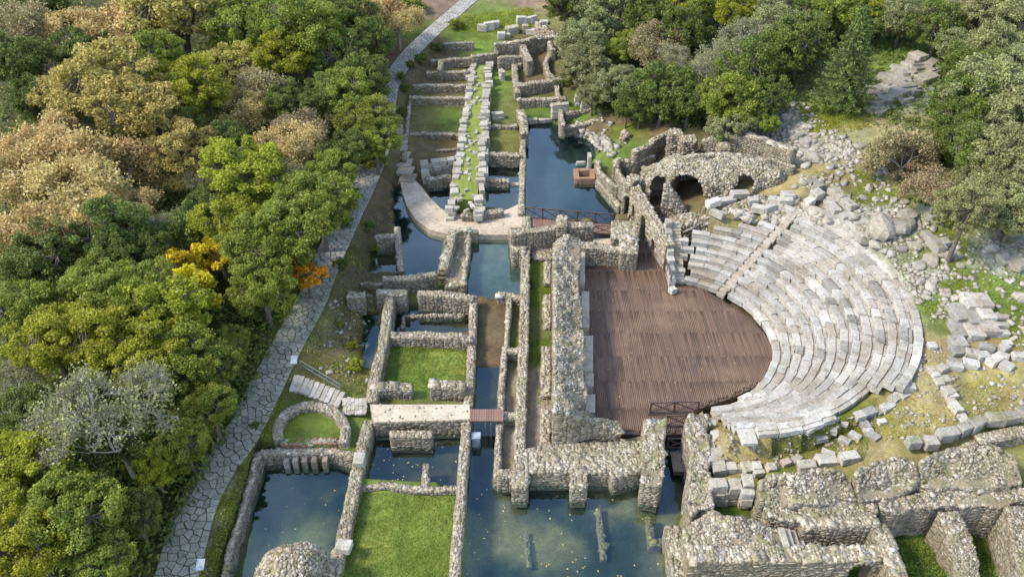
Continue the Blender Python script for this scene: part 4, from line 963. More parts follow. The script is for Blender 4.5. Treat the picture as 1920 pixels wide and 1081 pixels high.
# ------------------------------------------------------------------ arched parodos wall
def arch_plate(name, label, A, B, zb, ztf, th, holes, cat='wall', st=(.34, .17), fmat='top', nt=1):
    A, B = np.array(A), np.array(B); L = np.linalg.norm(B - A); d = (B - A) / L; nrm = np.array([d[1], -d[0]])
    o = empty(name, (A[0], A[1], max(zb, 0)), label, cat); base = np.array(o.location)
    outer = [(0, zb), (L, zb)] + [(L * f, ztf(f)) for f in np.linspace(1, 0, 12)]
    vs_ = [Vector(p) for p in outer]; ed = [(i, (i + 1) % len(outer)) for i in range(len(outer))]; loops = []
    def hole(u, w, z0, z1):
        pts = [(u - w / 2, z0), (u + w / 2, z0)] + [(u + w / 2 * math.cos(a), z1 - w / 2 + w / 2 * math.sin(a)) for a in np.linspace(0, math.pi, 9)]; return pts
    for h in holes:
        pts = hole(*h); s = len(vs_); vs_ += [Vector(p) for p in pts]; ed += [(s + i, s + (i + 1) % len(pts)) for i in range(len(pts))]; loops.append(pts)
    r_ = delaunay_2d_cdt(vs_, ed, [list(range(len(outer)))], 1, 1e-5)
    V2 = [(v.x, v.y) for v in r_[0]]; Fs = []
    for f in r_[2]:
        cx = sum(V2[i][0] for i in f) / len(f); cy = sum(V2[i][1] for i in f) / len(f)
        if not any(inside(lp, np.array(cx), np.array(cy)) for lp in loops): Fs.append(list(f))
    n = len(V2); V = []
    for s in (-.04, th - .04):
        for (u, z) in V2: V.append((A[0] + d[0] * u - nrm[0] * s - base[0], A[1] + d[1] * u - nrm[1] * s - base[1], z - base[2]))
    F = [f for f in Fs] + [[i + n for i in f[::-1]] for f in Fs]
    cnt = {(a, b_) for f in Fs for a, b_ in zip(f, f[1:] + f[:1])}
    for a, b_ in cnt:
        if (b_, a) not in cnt: F.append([b_, a, a + n, b_ + n])
    link('wall_body', mesh('wall_body', V, F), M['mortar'], o)
    rec = []
    def skip(s, z):
        return any(inside(lp, np.array(s), np.array(z)) for lp in [hole(h[0], h[1] + .3, h[2] - .1, h[3] + .15) for h in holes])
    facing(rec, A, B, nrm, max(zb, -.2), lambda s: ztf(s / L), st, .05, skip)
    tr_ = []
    for s in np.arange(.08, L, .17):
        for q_ in range(2 * nt + 1):
            t_ = th * (q_ + random.uniform(.2, .8)) / (2 * nt + 1); top_rubble(tr_, A[0] + d[0] * s - nrm[0] * t_, A[1] + d[1] * s - nrm[1] * t_, ztf(s / L) + .03, .2)
    for h in holes:   # arch stones
        u, w, z0, z1 = h; rr = w / 2 + .12
        for a in np.linspace(.1, math.pi - .1, max(6, int(w * 7))):
            s, z = u + rr * math.cos(a), z1 - w / 2 + rr * math.sin(a)
            rec.append((A[0] + d[0] * s + nrm[0] * .01, A[1] + d[1] * s + nrm[1] * .01, z, math.atan2(d[1], d[0]), .09, .1, .12))
    for nm, rc, mt, lp in (('facing_stones', rec, fmat, False), ('coping_stones', tr_, 'top', True)):
        rc = np.array(rc); rc[:, :3] -= base; stones(nm, rc, M[mt], o, lp, kind='stuff')
    return o
A, B = P(1177, 420, .4), P(1244, 505, .8)
arch_plate('arched_wall', 'pale wall with three arched openings beside the curved railing', A, B, -.3, lambda f: 4.1 - 1.0 * f, .7, [(.9, .5, 1.7, 2.9), (3.0, 1.0, .6, 3.1), (5.1, .55, 1.0, 2.2)])
A0, B0 = P(1162, 416, .2), P(1178, 421, .2)
arch_plate('arched_wall', 'narrow end wall with one tall arch beside the blue pond', A0, B0, -.4, lambda f: 4.3, 1.6, [(.5, .45, .9, 3.0)])
# vaulted rubble gallery
hump('vaulted_ruin', 'great rubble vault with dark cave like openings above the theatre', [(1205,330,4.2,1.3,1.6),(1250,300,5.4,2.2,1.6),(1300,296,6.0,2.8,1.8),(1360,296,6.2,2.8,1.8),(1420,304,6.2,2.6,1.6),(1485,322,6.0,1.6,1.2)], 1.4, 2.7, openings=[(.02, .19, .9, 4.5, 2.2, True), (.25, .43, 1.3, 5.3, 4.5, True), (.66, .79, 3.2, 5.9, 2.2, True)], ts=.14, amp=.6, nv=56, su=.24)
wall('vault_rib', 'curved rubble arch rib leaning between the two vault openings', [(1246,345,4.9),(1258,352,4.6),(1270,366,4.0),(1282,384,3.1),(1292,404,2.0)], 4, .8, .6, tv=.1, tmat='rubble', fmat='rubble', cat='ruin')
hump('rubble_bank', 'sloping rubble foot under the vault above the first seats', [(1250,412,2.9,.7,.9),(1310,404,3.4,.8,1.2),(1360,392,4.2,.9,1.2),(1410,376,4.6,1.,1.2),(1450,366,4.9,.9,1.2)], 1.2, 2.4, ts=.2, amp=.25)
wall('ruined_wall', 'low rubble wall along the top of the vault', [(1290,292),(1340,288),(1400,290),(1450,298),(1490,312)], 6.3, 5., .5, ts=.2, tv=.2)
wall('ruined_wall', 'curved wall from the brick basin up to the vault', [(1120,300),(1126,322),(1150,345),(1172,352)], 1.6, -.1, .5, ts=.2, tv=.2)
wall('ruined_wall', 'straight pale kerb at the right bank of the blue pond', [(1122,336),(1142,360),(1164,386)], .6, -.4, .6)
wall('ruined_wall', 'wall stepping around the green mound above the pond, front', [(1155,312),(1160,298),(1190,300),(1226,290)], 2.6, .8, .6, ts=.22, tv=.2)
wall('ruined_wall', 'small curved wall left of the vault', [(1158,314),(1164,330),(1182,350)], 2.4, .4, .5, ts=.2, tv=.2)
wall('ruined_wall', 'wall behind the green mound with broken top', [(1188,282),(1208,276),(1226,262),(1256,248)], 3.6, 1.4, .6, ts=.25, tv=.35)
wall('ruined_wall', 'stub of wall above the pond on the green mound', [(1166,258),(1180,250)], 2.2, .9, .6, ts=.25, tv=.2)
def pillar(label, px, py, zt, w, zb):
    x, y = P(px, py, zt); o = empty('masonry_pillar', (x, y, zb), label, 'pillar'); rec = []
    V = np.array([[a * w / 2, b_ * w / 2, z] for z in (-.3, zt - zb - .05) for a, b_ in ((-1, -1), (1, -1), (1, 1), (-1, 1))]); link('mortar_core', mesh('mortar_core', V, [list(f) for f in BOX_F]), M['mortar'], o)
    c = [(-w/2, -w/2), (w/2, -w/2), (w/2, w/2), (-w/2, w/2)]
    for a, b_ in zip(c, c[1:] + c[:1]):
        L = w; facing(rec, a, b_, ((b_[1] - a[1]) / L, -(b_[0] - a[0]) / L), 0, lambda s: zt - zb - .02, (.4, .2), .12)
    tr_ = []
    for q in range(14): top_rubble(tr_, random.uniform(-.45, .45) * w, random.uniform(-.45, .45) * w, zt - zb - .03, .18)
    stones('facing_stones', rec, M['face'], o, kind='stuff'); stones('top_stones', tr_, M['top'], o, True, kind='stuff')
pillar('left of two square stone pillars standing behind the vault', 1267, 246, 5.2, 1.05, 2.8)
pillar('right of two square stone pillars standing behind the vault', 1291, 258, 5.3, 1.2, 2.6)
pillar('squat weathered stone pillar in rubble right of the two pillars', 1358, 272, 6.4, .9, 4.4)
wall('ruined_wall', 'rough retaining wall of grey stones above the vault', [(1320,256,5.4),(1390,252,6.6),(1440,262,7.),(1490,284,7.2)], 6, 4.2, .8, ts=.3, tv=.4, tmat='scree')

# ------------------------------------------------------------------ south-east ruins
def mass(name, label, poly, zb, **kw):
    kw = dict(dict(cat='ruin', ts=.13, topmat='rubble', amp=.3, rag=.1), **kw); return platform(name, label, poly, 0, zb, **kw)
mass('rubble_wall', 'thick rubble wall along the right of the dark water passage', [(1288,772,2.9),(1326,772,2.9),(1328,850,2.9),(1334,900,3.0),(1338,950,3.2),(1295,968,2.9),(1292,880,2.9)], -.5)
mass('rubble_mass', 'sloping rubble shoulder above the arched front building', [(1288,990,2.6),(1335,950,3.5),(1395,972,3.4),(1430,982,3.2),(1462,996,3.0),(1468,1036,2.9),(1300,1040,2.7)], .1)
A_, B_ = np.array(P(1292, 1052, 3.0)), np.array(P(1674, 1050, 3.0))
arch_plate('building_front', 'long coursed front wall with an arched doorway at the bottom edge', A_, B_, -.2, lambda f: 3.0 + .05 * math.sin(f * 23) + .04 * math.sin(f * 61), .85, [((P(1622, 1052, 3.0)[0] - A_[0]), 1.15, .4, 2.75)], st=(.34, .12), fmat='face', nt=3)
wall('ruined_wall', 'narrow wall foot beside the big pool at the building corner', [(1262,985),(1270,1040),(1280,1100)], 1.4, -.5, .9, ts=.2)
wall('ruined_wall', 'right end wall of the ruined building running to the bottom edge', [(1645,985),(1660,1010),(1680,1060),(1692,1100)], 3.2, .2, .9, ts=.2)
wall('ruined_wall', 'brick coursed back wall of the stair room', [(1505,975),(1560,976),(1645,974)], 3.4, .6, .8, st=(.36, .14), ts=.2)
mass('rubble_ledge', 'mossy stony ledge above the brick back wall', [(1440,948,3.2),(1600,936,3.3),(1648,945,3.3),(1648,968,3.2),(1500,976,3.2),(1452,968,3.2)], .8, amp=.15)
stp = empty('inner_stairs', (*P(1490, 1005, 2), .8), 'short flight of pale steps inside the ruined building', 'steps')
for i in range(7):
    x, y = P(1470 + i * 10.5, 1006 + i * 2.4, 3.0 - i * .26); block('step', x, y, 2.7 - i * .26, 0, .34, 1.2, .3, 'white', stp, .01)
mass('rubble_vault', 'left of three rubble vault slopes along the lower right plateau', [(1426,896,4.3),(1470,880,4.7),(1540,874,4.8),(1592,884,4.6),(1604,930,3.6),(1560,944,3.4),(1450,950,3.4),(1430,932,3.6)], 1., amp=.45)
mass('rubble_vault', 'middle of three rubble vault slopes along the lower right plateau', [(1594,888,4.6),(1640,864,4.9),(1716,858,5.0),(1724,908,3.9),(1690,928,3.5),(1612,934,3.5)], 1., amp=.45)
mass('rubble_vault', 'right and largest of three rubble vault slopes on the plateau', [(1718,860,5.0),(1770,838,5.3),(1850,830,5.4),(1902,850,5.2),(1916,895,4.2),(1880,918,3.8),(1728,914,3.8)], 1., amp=.45)
mass('rubble_wall', 'tall rubble back wall above the two small dark lawns', [(1650,934,3.5),(1740,920,3.7),(1900,912,3.8),(1960,915,3.8),(1960,940,3.4),(1900,946,3.3),(1740,950,3.2),(1652,958,3.2)], .2, amp=.2)
mass('buttress', 'sloping pebbly buttress between the two small dark lawns', [(1768,960,3.2),(1800,956,3.2),(1822,1020,2.4),(1846,1110,1.2),(1800,1110,1.1),(1776,1020,2.3)], .2, amp=.1, ts=.1)
mass('buttress', 'sloping pebbly buttress at the right edge of the picture', [(1885,950,3.6),(1930,945,3.6),(1970,1110,2.6),(1925,1110,2.4)], .2, amp=.1, ts=.1)
for a, b_, lab, z in [((1332,905),(1390,905),'row of big dressed blocks above the small sunken lawn', 3.2), ((1400,888),(1406,925),'tall dressed block corner beside the small sunken lawn', 3.3)]:
    big_wall(lab, a, b_, z, 3, .55, .7, (.8, 1.2))
rt = empty('retaining_blocks', G(1760, 830), 'curving line of large grey blocks along the plateau edge at right', 'wall')
for (a, b_) in (((1698,846),(1748,842)), ((1748,836),(1790,828)), ((1790,824),(1830,806)), ((1836,800),(1870,800)), ((1870,800),(1930,786))):
    pa, pb = G(*a), G(*b_); block_row(rt, pa[:2], pb[:2], lambda f, pa=pa, pb=pb: pa[2] * (1 - f) + pb[2] * f + .35, (.6, 1.2), .65, .6, 'block', .08, 'rock')
wall('ruined_wall', 'coursed grey wall under the line of blocks at the right edge', [(1836,822),(1880,814),(1940,806)], 4.8, 3.6, .8)
rt = empty('block_kerb', G(1780, 760), 'straight double line of small pale blocks crossing the dry grass', 'wall')
for (a, b_) in (((1738,690),(1758,712)), ((1758,712),(1784,760)), ((1784,760),(1812,800)), ((1765,708),(1790,752))):
    pa, pb = G(*a), G(*b_); block_row(rt, pa[:2], pb[:2], lambda f, pa=pa, pb=pb: pa[2] * (1 - f) + pb[2] * f - .1, (.5, .9), .5, .4, 'block', .05, 'white')
rt = empty('broken_seat_row', G(1650, 780), 'curving line of displaced seat blocks outside the lower seats', 'wall')
for (a, b_) in (((1700,735),(1672,755)), ((1672,755),(1640,775)), ((1640,775),(1600,785)), ((1610,785),(1630,815)), ((1622,812),(1650,830))):
    pa, pb = G(*a), G(*b_); block_row(rt, pa[:2], pb[:2], lambda f, pa=pa, pb=pb: pa[2] * (1 - f) + pb[2] * f - .1, (.55, 1.0), .55, .35, 'block', .06, 'seat')
# fallen blocks, each its own thing
for i, (px, py, sx, sy, sz, an, mt) in enumerate([(1571,770,.85,.5,.4,-.2,'seat'),(1560,788,.8,.5,.4,-.6,'seat'),(1517,808,.8,.5,.45,.6,'seat'),(1560,810,.75,.5,.4,1.3,'seat'),(1537,827,.9,.5,.4,.2,'seat'),(1582,829,.8,.5,.4,-.7,'seat'),(1602,820,.85,.5,.4,-.8,'seat'),(1551,853,.9,.5,.4,-.5,'seat'),(1492,863,.8,.5,.4,.6,'seat'),(1472,870,.7,.5,.4,.4,'tread'),(1582,797,.5,.35,.3,-.5,'seat'),(1653,793,.6,.4,.35,.2,'seat'),(1550,836,.35,.3,.25,0,'tread'),(1691,722,1.1,.6,.6,0,'seat'),(1696,732,1.3,.7,.6,-.05,'seat'),(1683,741,.7,.5,.4,-.5,'seat')]):
    x, y, z = G(px, py); block('fallen_block', x, y, z - .05, an, sx * .8, sy * .8, sz * .85, mt, None, .04, label='small cut block lying loose on mossy ground below the lower seats', category='stone block', group='loose cut blocks below the seats')
for i, (px, py, sx, sy, sz, an) in enumerate([(1795,592,.95,1.7,.5,.0),(1797,622,1.,1.6,.5,.02),(1793,648,.95,1.0,.5,0),(1793,662,.9,.8,.45,.1),(1815,572,.85,1.4,.6,.02),(1818,600,.9,1.8,.6,.02),(1822,628,.95,1.3,.6,0),(1840,572,.9,1.3,.6,.02),(1842,595,.95,1.5,.6,0),(1848,622,1.,1.2,.65,0),(1873,599,.9,.4,.35,0),(1875,613,.9,.4,.35,-.1),(1876,628,.9,.45,.35,-.05),(1848,656,.9,.5,.45,-.3),(1820,668,.8,.6,.5,-.3),(1840,672,.8,.6,.45,.1),(1862,680,1.,.6,.45,.5),(1880,658,.5,.5,.5,.4),(1886,648,.5,.4,.4,0),(1878,672,.7,.5,.4,-.6),(1886,690,.7,.6,.4,-.9),(1910,672,.9,.5,.4,0),(1790,680,.7,.4,.3,-.4),(1788,690,.9,.5,.4,-.2),(1818,686,.9,.6,.4,-.4),(1746,652,.5,.5,.35,0),(1764,695,.6,.5,.4,.5)]):
    x, y, z = G(px, py); block('stacked_block', x, y, z - .05, an, sx, sy, sz, 'seat', None, .02, label='long white cut block laid out on dry grass right of the theatre' if sy > 1 else 'smaller pale cut block lying near the laid out blocks at right', category='stone block', group='long laid out blocks' if sy > 1 else 'smaller blocks near the laid out blocks')
for i, (px, py, sx, sy, sz, an) in enumerate([(1328,838,.6,.8,.5,0),(1333,862,.8,1.,.6,.1),(1342,820,.5,.6,.4,.3),(1350,850,.5,.5,.35,.8),(1345,880,.8,1.,.6,0),(1340,875,.6,.7,.5,.2),(1368,880,.7,.6,.4,0),(1400,880,.6,.7,.4,.3),(1418,878,.5,.5,.4,0),(1420,890,.6,.5,.4,.2),(1445,880,.5,.5,.4,.1),(1402,826,.9,.8,.3,.1),(1384,880,.3,.4,.3,0),(1332,800,.5,.5,.5,0),(1548,868,1.2,.7,.5,.1),(1590,862,1.1,.6,.5,.2),(1510,878,1.,.6,.5,0)]):
    x, y, z = G(px, py); block('rough_block', x, y, z - .05, an, sx, sy, sz, 'white', None, .06, label='rough pale block on dry grass between the rubble wall and lower seats', category='stone block', group='rough blocks by the rubble wall')

# ------------------------------------------------------------------ boulders and scree on the hillside
def rock_mesh(seed):
    r_ = np.random.default_rng(seed); n, m_ = 9, 12; V = []; 
    for i in range(n):
        for j in range(m_):
            a, b_ = math.pi * (i + .5) / n, 2 * math.pi * j / m_; V.append((math.sin(a) * math.cos(b_), math.sin(a) * math.sin(b_), math.cos(a)))
    V = np.array(V); pl = r_.normal(0, 1, (9, 3)); pl /= np.linalg.norm(pl, axis=1)[:, None]
    d = np.clip(V @ pl.T, 0, None); V = V / np.maximum(1, (d / r_.uniform(.62, .85, 9)).max(1))[:, None]
    V *= 1 + .12 * fbm(V[:, 0], V[:, 1], V[:, 2], 2.2, seed)[:, None]
    F = []
    for i in range(n - 1):
        for j in range(m_): F.append([i * m_ + j, (i + 1) * m_ + j, (i + 1) * m_ + (j + 1) % m_, i * m_ + (j + 1) % m_])
    F.append(list(range(m_))); F.append(list(range((n - 1) * m_, n * m_))[::-1])
    me = mesh('boulder', V, F); me.materials.append(M['rock']); return me
ROCKS = [rock_mesh(i) for i in range(7)]
def boulder(px, py, r_, flat=.65, lab='x', grp='x', ar=1.25, name='boulder'):
    r_ *= .47 if name == 'boulder' else .8
    x, y, z = G(px, py); o = link(name, random.choice(ROCKS), None, None, label=lab, category='boulder', group=grp)
    o.location = (x, y, z + r_ * flat * .25); o.scale = (r_ * ar * random.uniform(.85, 1.15), r_ * random.uniform(.85, 1.1), r_ * flat * random.uniform(.85, 1.2)); o.rotation_euler = (random.gauss(0, .12), random.gauss(0, .12), random.uniform(0, 6))
    return o
for (px, py, r_) in [(1470,222,.9),(1425,240,.6),(1437,244,.8),(1488,262,.7),(1515,242,.8),(1510,272,1.2),(1500,255,.7),(1460,262,.6),(1612,276,.9),(1625,288,.6),(1524,298,1.5),(1512,312,1.0),(1480,250,.5),(1450,255,.5),(1530,258,.7),(1545,268,.5),(1440,226,.4),(1560,285,.5),(1592,300,.5),(1580,292,.4)]:
    boulder(px, py, r_, .8, 'grey limestone boulder in the scree slope behind the vault', 'boulders in the scree behind the vault')
for (px, py, r_, fl) in [(1630,355,.9,1.),(1583,345,.7,1.),(1572,325,.6,.8),(1618,372,.7,.7),(1645,375,.7,.7),(1675,378,.8,.7),(1695,382,.7,.7),(1570,395,.8,.6),(1600,410,.9,.6),(1700,410,1.5,.8),(1650,435,2.4,.8),(1690,430,2.0,.7),(1620,455,1.,.7),(1640,462,.9,.7),(1590,372,.6,.7),(1570,375,.7,.5),(1530,365,.6,.8),(1550,380,.6,.8),(1505,345,.7,.8),(1490,352,.6,.8),(1496,372,.6,.7),(1545,355,.5,.8)]:
    boulder(px, py, r_, fl, 'big pale boulder on the mossy slope just above the theatre rim', 'boulders above the theatre rim')
for (px, py, r_, fl) in [(1716,466,1.1,.7),(1745,490,1.2,.6),(1765,480,1.,.6),(1690,470,.8,.8),(1670,478,.7,.8),(1720,500,1.0,.6),(1700,500,.6,.8),(1735,445,.7,.8),(1750,430,.7,.8),(1800,500,.7,.7),(1772,520,.5,.7),(1820,488,.5,.6),(1725,530,.8,.8),(1745,540,.9,.7),(1775,555,.7,.8),(1705,540,.5,.8),(1790,560,.6,.7),(1740,560,.5,.8),(1860,470,1.1,.8),(1880,490,1.2,.8),(1905,500,1.4,.8),(1895,440,1.,.9),(1910,560,1.,.8),(1870,440,.7,.8),(1780,580,.4,.8),(1830,540,.4,.7),(1755,470,.6,.7)]:
    boulder(px, py, r_, fl, 'grey rock on the mossy hillside right of the theatre seats', 'rocks on the hillside right of the seats')
# layered outcrop
for i in range(46):
    f = random.random(); px = 1645 + 100 * f + random.uniform(-14, 14); py = 196 - 70 * f + random.uniform(-26, 22); x, y, z = G(px, py)
    block('bedrock_slab', x, y, z - .35 + random.uniform(0, .35), .45 + random.gauss(0, .25), random.uniform(1., 2.8), random.uniform(.7, 1.5), random.uniform(.4, .8), 'rock', None, .13, label='broken grey slab of layered bedrock beside the dark conifer', category='bedrock', group='bedrock slabs beside the conifer')
for (px, py, r_) in [(1553,20,1.),(1530,30,1.),(1540,50,.8)]:
    boulder(px, py, r_, .7, 'pale rock showing among the trees near the top edge', 'rocks among the top trees')
# hewn terraces above the rim
for (a, b_) in (((1530,345),(1600,400)), ((1545,372),(1620,440)), ((1760,460),(1800,492)), ((1735,440),(1775,490))):
    pa, pb = G(*a), G(*b_); o = empty('rock_ledge', pa, 'row of hewn ledge stones ' + ('above the theatre rim' if a[0] < 1700 else 'on the mossy slope at right') + (', upper line' if a[0] in (1530, 1760) else ', lower line'), 'rock ledge')
    block_row(o, pa[:2], pb[:2], lambda f, pa=pa, pb=pb: pa[2] * (1 - f) + pb[2] * f - .15, (.7, 1.6), .7, .6, 'ledge_stone', .2, 'rock', .15, .12)
def scatter(name, label, polypx, n, s0, s1, mat='scree', clump=.6):
    poly = np.array(polypx, float); rec = []; x0, y0 = poly.min(0); x1, y1 = poly.max(0); t = 0
    while len(rec) < n and t < n * 20:
        t += 1; px, py = random.uniform(x0, x1), random.uniform(y0, y1)
        if not inside(poly, np.array(px), np.array(py)): continue
        if vnoise(px, py, 0, .06, 5) < clump * random.uniform(-1, 1) : continue
        x, y, z = G(px, py); s = s0 + (s1 - s0) * random.random() ** 2.5
        rec.append((x, y, z + s * .15, random.uniform(0, 3), s * random.uniform(.9, 1.4), s * random.uniform(.8, 1.1), s * random.uniform(.5, .8)))
    o = stones(name, rec, M[mat], None, True, jit=.27, tilt=.25, kind='stuff'); o['label'] = label; return o
scatter('scree', 'pale loose stones down the slope behind the vault', [(1420,215),(1500,190),(1560,240),(1640,300),(1680,330),(1560,320),(1480,290),(1420,260)], 800, .05, .2, clump=.7)
scatter('scree', 'loose pale stones on the slope above the rim', [(1490,330),(1640,320),(1740,420),(1780,560),(1740,620),(1700,540),(1640,450),(1560,400)], 700, .05, .18)
scatter('scree', 'loose stones among moss right of the theatre', [(1720,440),(1920,420),(1920,640),(1760,620)], 350, .05, .18)
scatter('gravel', 'small stones scattered over the dry grass', [(1740,640),(1920,640),(1920,790),(1660,830),(1440,880),(1340,880),(1340,800),(1540,800),(1700,740)], 800, .03, .1)
scatter('gravel', 'small stones in the rubble strip above the seats', [(1380,380),(1470,370),(1520,380),(1560,420),(1450,420),(1380,410)], 250, .1, .35)
scatter('gravel', 'small stones and debris on the left banks', [(620,560),(700,540),(690,720),(600,700)], 90, .04, .14)
scatter('gravel', 'stones along the pond head bank', [(1050,240),(1130,225),(1190,250),(1150,300),(1110,270)], 220, .08, .3)
for (px, py, sx, sy, an) in [(1440,402,.9,.6,.4),(1385,375,1.5,.7,.2),(1335,392,1.2,.6,.5),(1360,388,1.4,.6,.25),(1342,412,1.2,.4,-.8),(1420,402,1.,.6,-.4),(1450,388,1.1,.6,-.3),(1475,378,1.,.8,0),(1470,388,1.1,.6,0),(1530,375,.9,.8,.5),(1515,390,.8,.6,.6),(1410,388,.8,.7,0)]:
    x, y, z = G(px, py); block('fallen_block', x, y, z + .25, an, sx, sy, .55, 'seat', None, .05, label='displaced seat block lying on the broken top rows below the vault', category='stone block', group='displaced blocks below the vault')

# ------------------------------------------------------------------ flagstone path
def voronoi_cells(pts, nreal):
    r_ = delaunay_2d_cdt([Vector(p) for p in pts], [], [], 0, 1e-7)
    V = [(v.x, v.y) for v in r_[0]]; orig = r_[3]; cc = {}
    for f in r_[2]:
        (ax, ay), (bx, by), (cx, cy) = (V[i] for i in f); d = 2 * (ax * (by - cy) + bx * (cy - ay) + cx * (ay - by))
        if abs(d) < 1e-9: continue
        ux = ((ax*ax+ay*ay)*(by-cy)+(bx*bx+by*by)*(cy-ay)+(cx*cx+cy*cy)*(ay-by))/d; uy = ((ax*ax+ay*ay)*(cx-bx)+(bx*bx+by*by)*(ax-cx)+(cx*cx+cy*cy)*(bx-ax))/d
        for i in f: cc.setdefault(i, []).append((ux, uy))
    out = []
    for i, c in cc.items():
        if not orig[i] or orig[i][0] >= nreal: continue
        px, py = V[i]; out.append((px, py, sorted(c, key=lambda q: math.atan2(q[1] - py, q[0] - px))))
    return out
def paving(parent, C, width, cell, zjit, ext=None):
    C = np.asarray(C); L = np.concatenate([[0], np.cumsum(np.linalg.norm(np.diff(C[:, :2], axis=0), axis=1))]); tot = L[-1]
    pts = []; ns = int(tot / cell); nw = max(2, int(round(width / cell)))
    for i in range(ns):
        for j in range(nw):
            pts.append(((i + .5 + random.uniform(-.48, .48)) * tot / ns, (j + .5 + (.25 if i % 2 else -.25) * (0 < j < nw - 1) + random.uniform(-.33, .33)) * width / nw))
    n = len(pts); al = pts + [(s, -t) for s, t in pts if t < cell * 2] + [(s, 2 * width - t) for s, t in pts if t > width - cell * 2] + [(-s, t) for s, t in pts if s < cell * 2] + [(2 * tot - s, t) for s, t in pts if s > tot - cell * 2]
    T = np.gradient(C[:, :2], axis=0); T /= np.linalg.norm(T, axis=1)[:, None]
    def tow(s, t):
        x, y = np.interp(s, L, C[:, 0]), np.interp(s, L, C[:, 1]); tx, ty = np.interp(s, L, T[:, 0]), np.interp(s, L, T[:, 1]); q = math.hypot(tx, ty)
        z = np.interp(s, L, C[:, 2]) if C.shape[1] > 2 else 1.6
        return x + ty / q * (t - width / 2), y - tx / q * (t - width / 2), z
    out = []
    for (px, py, c) in voronoi_cells(al, n):
        c = [(min(max(a, 0), tot), min(max(b_, 0), width)) for a, b_ in c]
        cx = sum(a for a, _ in c) / len(c); cy = sum(b_ for _, b_ in c) / len(c); g = random.uniform(.02, .05)
        poly = []
        for a, b_ in c:
            d = math.hypot(a - cx, b_ - cy); k = max(.3, 1 - g / max(d, .05)); poly.append((cx + (a - cx) * k, cy + (b_ - cy) * k))
        out.append((tow(cx, cy), [tow(a, b_) for a, b_ in poly]))
    return out
def paving_mesh(ctr, poly, h=.12):
    dz = random.gauss(0, .012); n = len(poly); V = []
    for s, zz in ((.94, 0.), (1., -.025), (1., -h)):
        for p in poly: V.append(((p[0] - ctr[0]) * s, (p[1] - ctr[1]) * s, zz + dz))
    F = [list(range(n))] + [[k * n + (i + 1) % n, k * n + i, (k + 1) * n + i, (k + 1) * n + (i + 1) % n] for k in (0, 1) for i in range(n)]
    ar = sum(poly[i][0] * poly[(i+1) % n][1] - poly[(i+1) % n][0] * poly[i][1] for i in range(n))
    if ar < 0: F = [f[::-1] for f in F]
    return V, F
pth = link('path', slab_mesh('path', [tuple(p) for p in np.concatenate([PATH[:, :2] + np.c_[np.full(len(PATH), -1.15), np.zeros(len(PATH))], (PATH[:, :2] + np.c_[np.full(len(PATH), 1.15), np.zeros(len(PATH))])[::-1]])], 1.53, 1.2), M['joint'], kind='structure')
cells = paving(None, np.c_[PATH[:, :2], np.full(len(PATH), 1.62)], 2.35, .47, .02)
cells.sort(key=lambda c: c[0][1])
rV, rF = [], []
for i, (ctr, poly) in enumerate(cells):
    V, F = paving_mesh(ctr, poly)
    if i < 300:
        o = link('flagstone', mesh('flagstone', V, F), M['flag'], pth); o.location = ctr
    else:
        s = len(rV); rV += [(v[0] + ctr[0], v[1] + ctr[1], v[2] + ctr[2]) for v in V]; rF += [[q + s for q in f] for f in F]
if rV: link('far_flagstones', mesh('far_flagstones', rV, rF), M['cobble'], pth, kind='stuff')
pth2 = link('upper_path', slab_mesh('upper_path', [tuple(p) for p in np.concatenate([PATH2[:, :2] + [-.95, 0], (PATH2[:, :2] + [.95, 0])[::-1]])], 0, 1.0, .8, lambda x, y: float(PATH2[np.argmin(np.hypot(PATH2[:, 0] - x, PATH2[:, 1] - y)), 2]) - .06), M['mortar'], kind='structure')
rV, rF = [], []
for ctr, poly in paving(None, PATH2, 2.1, .38, .02):
    V, F = paving_mesh(ctr, poly); s = len(rV); rV += [(v[0] + ctr[0], v[1] + ctr[1], v[2] + ctr[2]) for v in V]; rF += [[q + s for q in f] for f in F]
link('cobbles', mesh('cobbles', rV, rF), M['cobble'], pth2, kind='stuff')

# ------------------------------------------------------------------ trees
def tubes(segs, sides=4):
    """segs: (p, q, r0, r1)"""
    A = np.array([[*p, *q, a, b_] for p, q, a, b_ in segs], float); n = len(A); d = A[:, 3:6] - A[:, :3]; d /= np.linalg.norm(d, axis=1)[:, None] + 1e-9
    up = np.where(np.abs(d[:, 2:3]) < .9, [[0, 0, 1.]], [[1., 0, 0]]); u = np.cross(d, up); u /= np.linalg.norm(u, axis=1)[:, None]; w = np.cross(d, u)
    ang = np.arange(sides) * 2 * math.pi / sides; ring = np.cos(ang)[None, :, None] * u[:, None] + np.sin(ang)[None, :, None] * w[:, None]
    V = np.concatenate([A[:, None, :3] + ring * A[:, 6, None, None], A[:, None, 3:6] + ring * A[:, 7, None, None]], 1)
    F = np.array([[i, (i + 1) % sides, sides + (i + 1) % sides, sides + i] for i in range(sides)])
    return V.reshape(-1, 3), (F[None] + (np.arange(n) * 2 * sides)[:, None, None]).reshape(-1, 4)
def leaves(cent, size, out=None, r_=None, asp=.6):
    n = len(cent); nr = r_.normal(0, 1, (n, 3)); nr[:, 2] += .5
    if out is not None: nr += out * .9
    nr /= np.linalg.norm(nr, axis=1)[:, None]
    t = np.cross(nr, r_.normal(0, 1, (n, 3))); t /= np.linalg.norm(t, axis=1)[:, None]; b_ = np.cross(nr, t)
    s = size * r_.uniform(.6, 1.4, n)[:, None]
    V = np.stack([cent - t * s, cent - b_ * s * asp + nr * s * .15, cent + t * s, cent + b_ * s * asp + nr * s * .15], 1)
    return V.reshape(-1, 3), (np.arange(n)[:, None] * 4 + np.arange(4)[None])
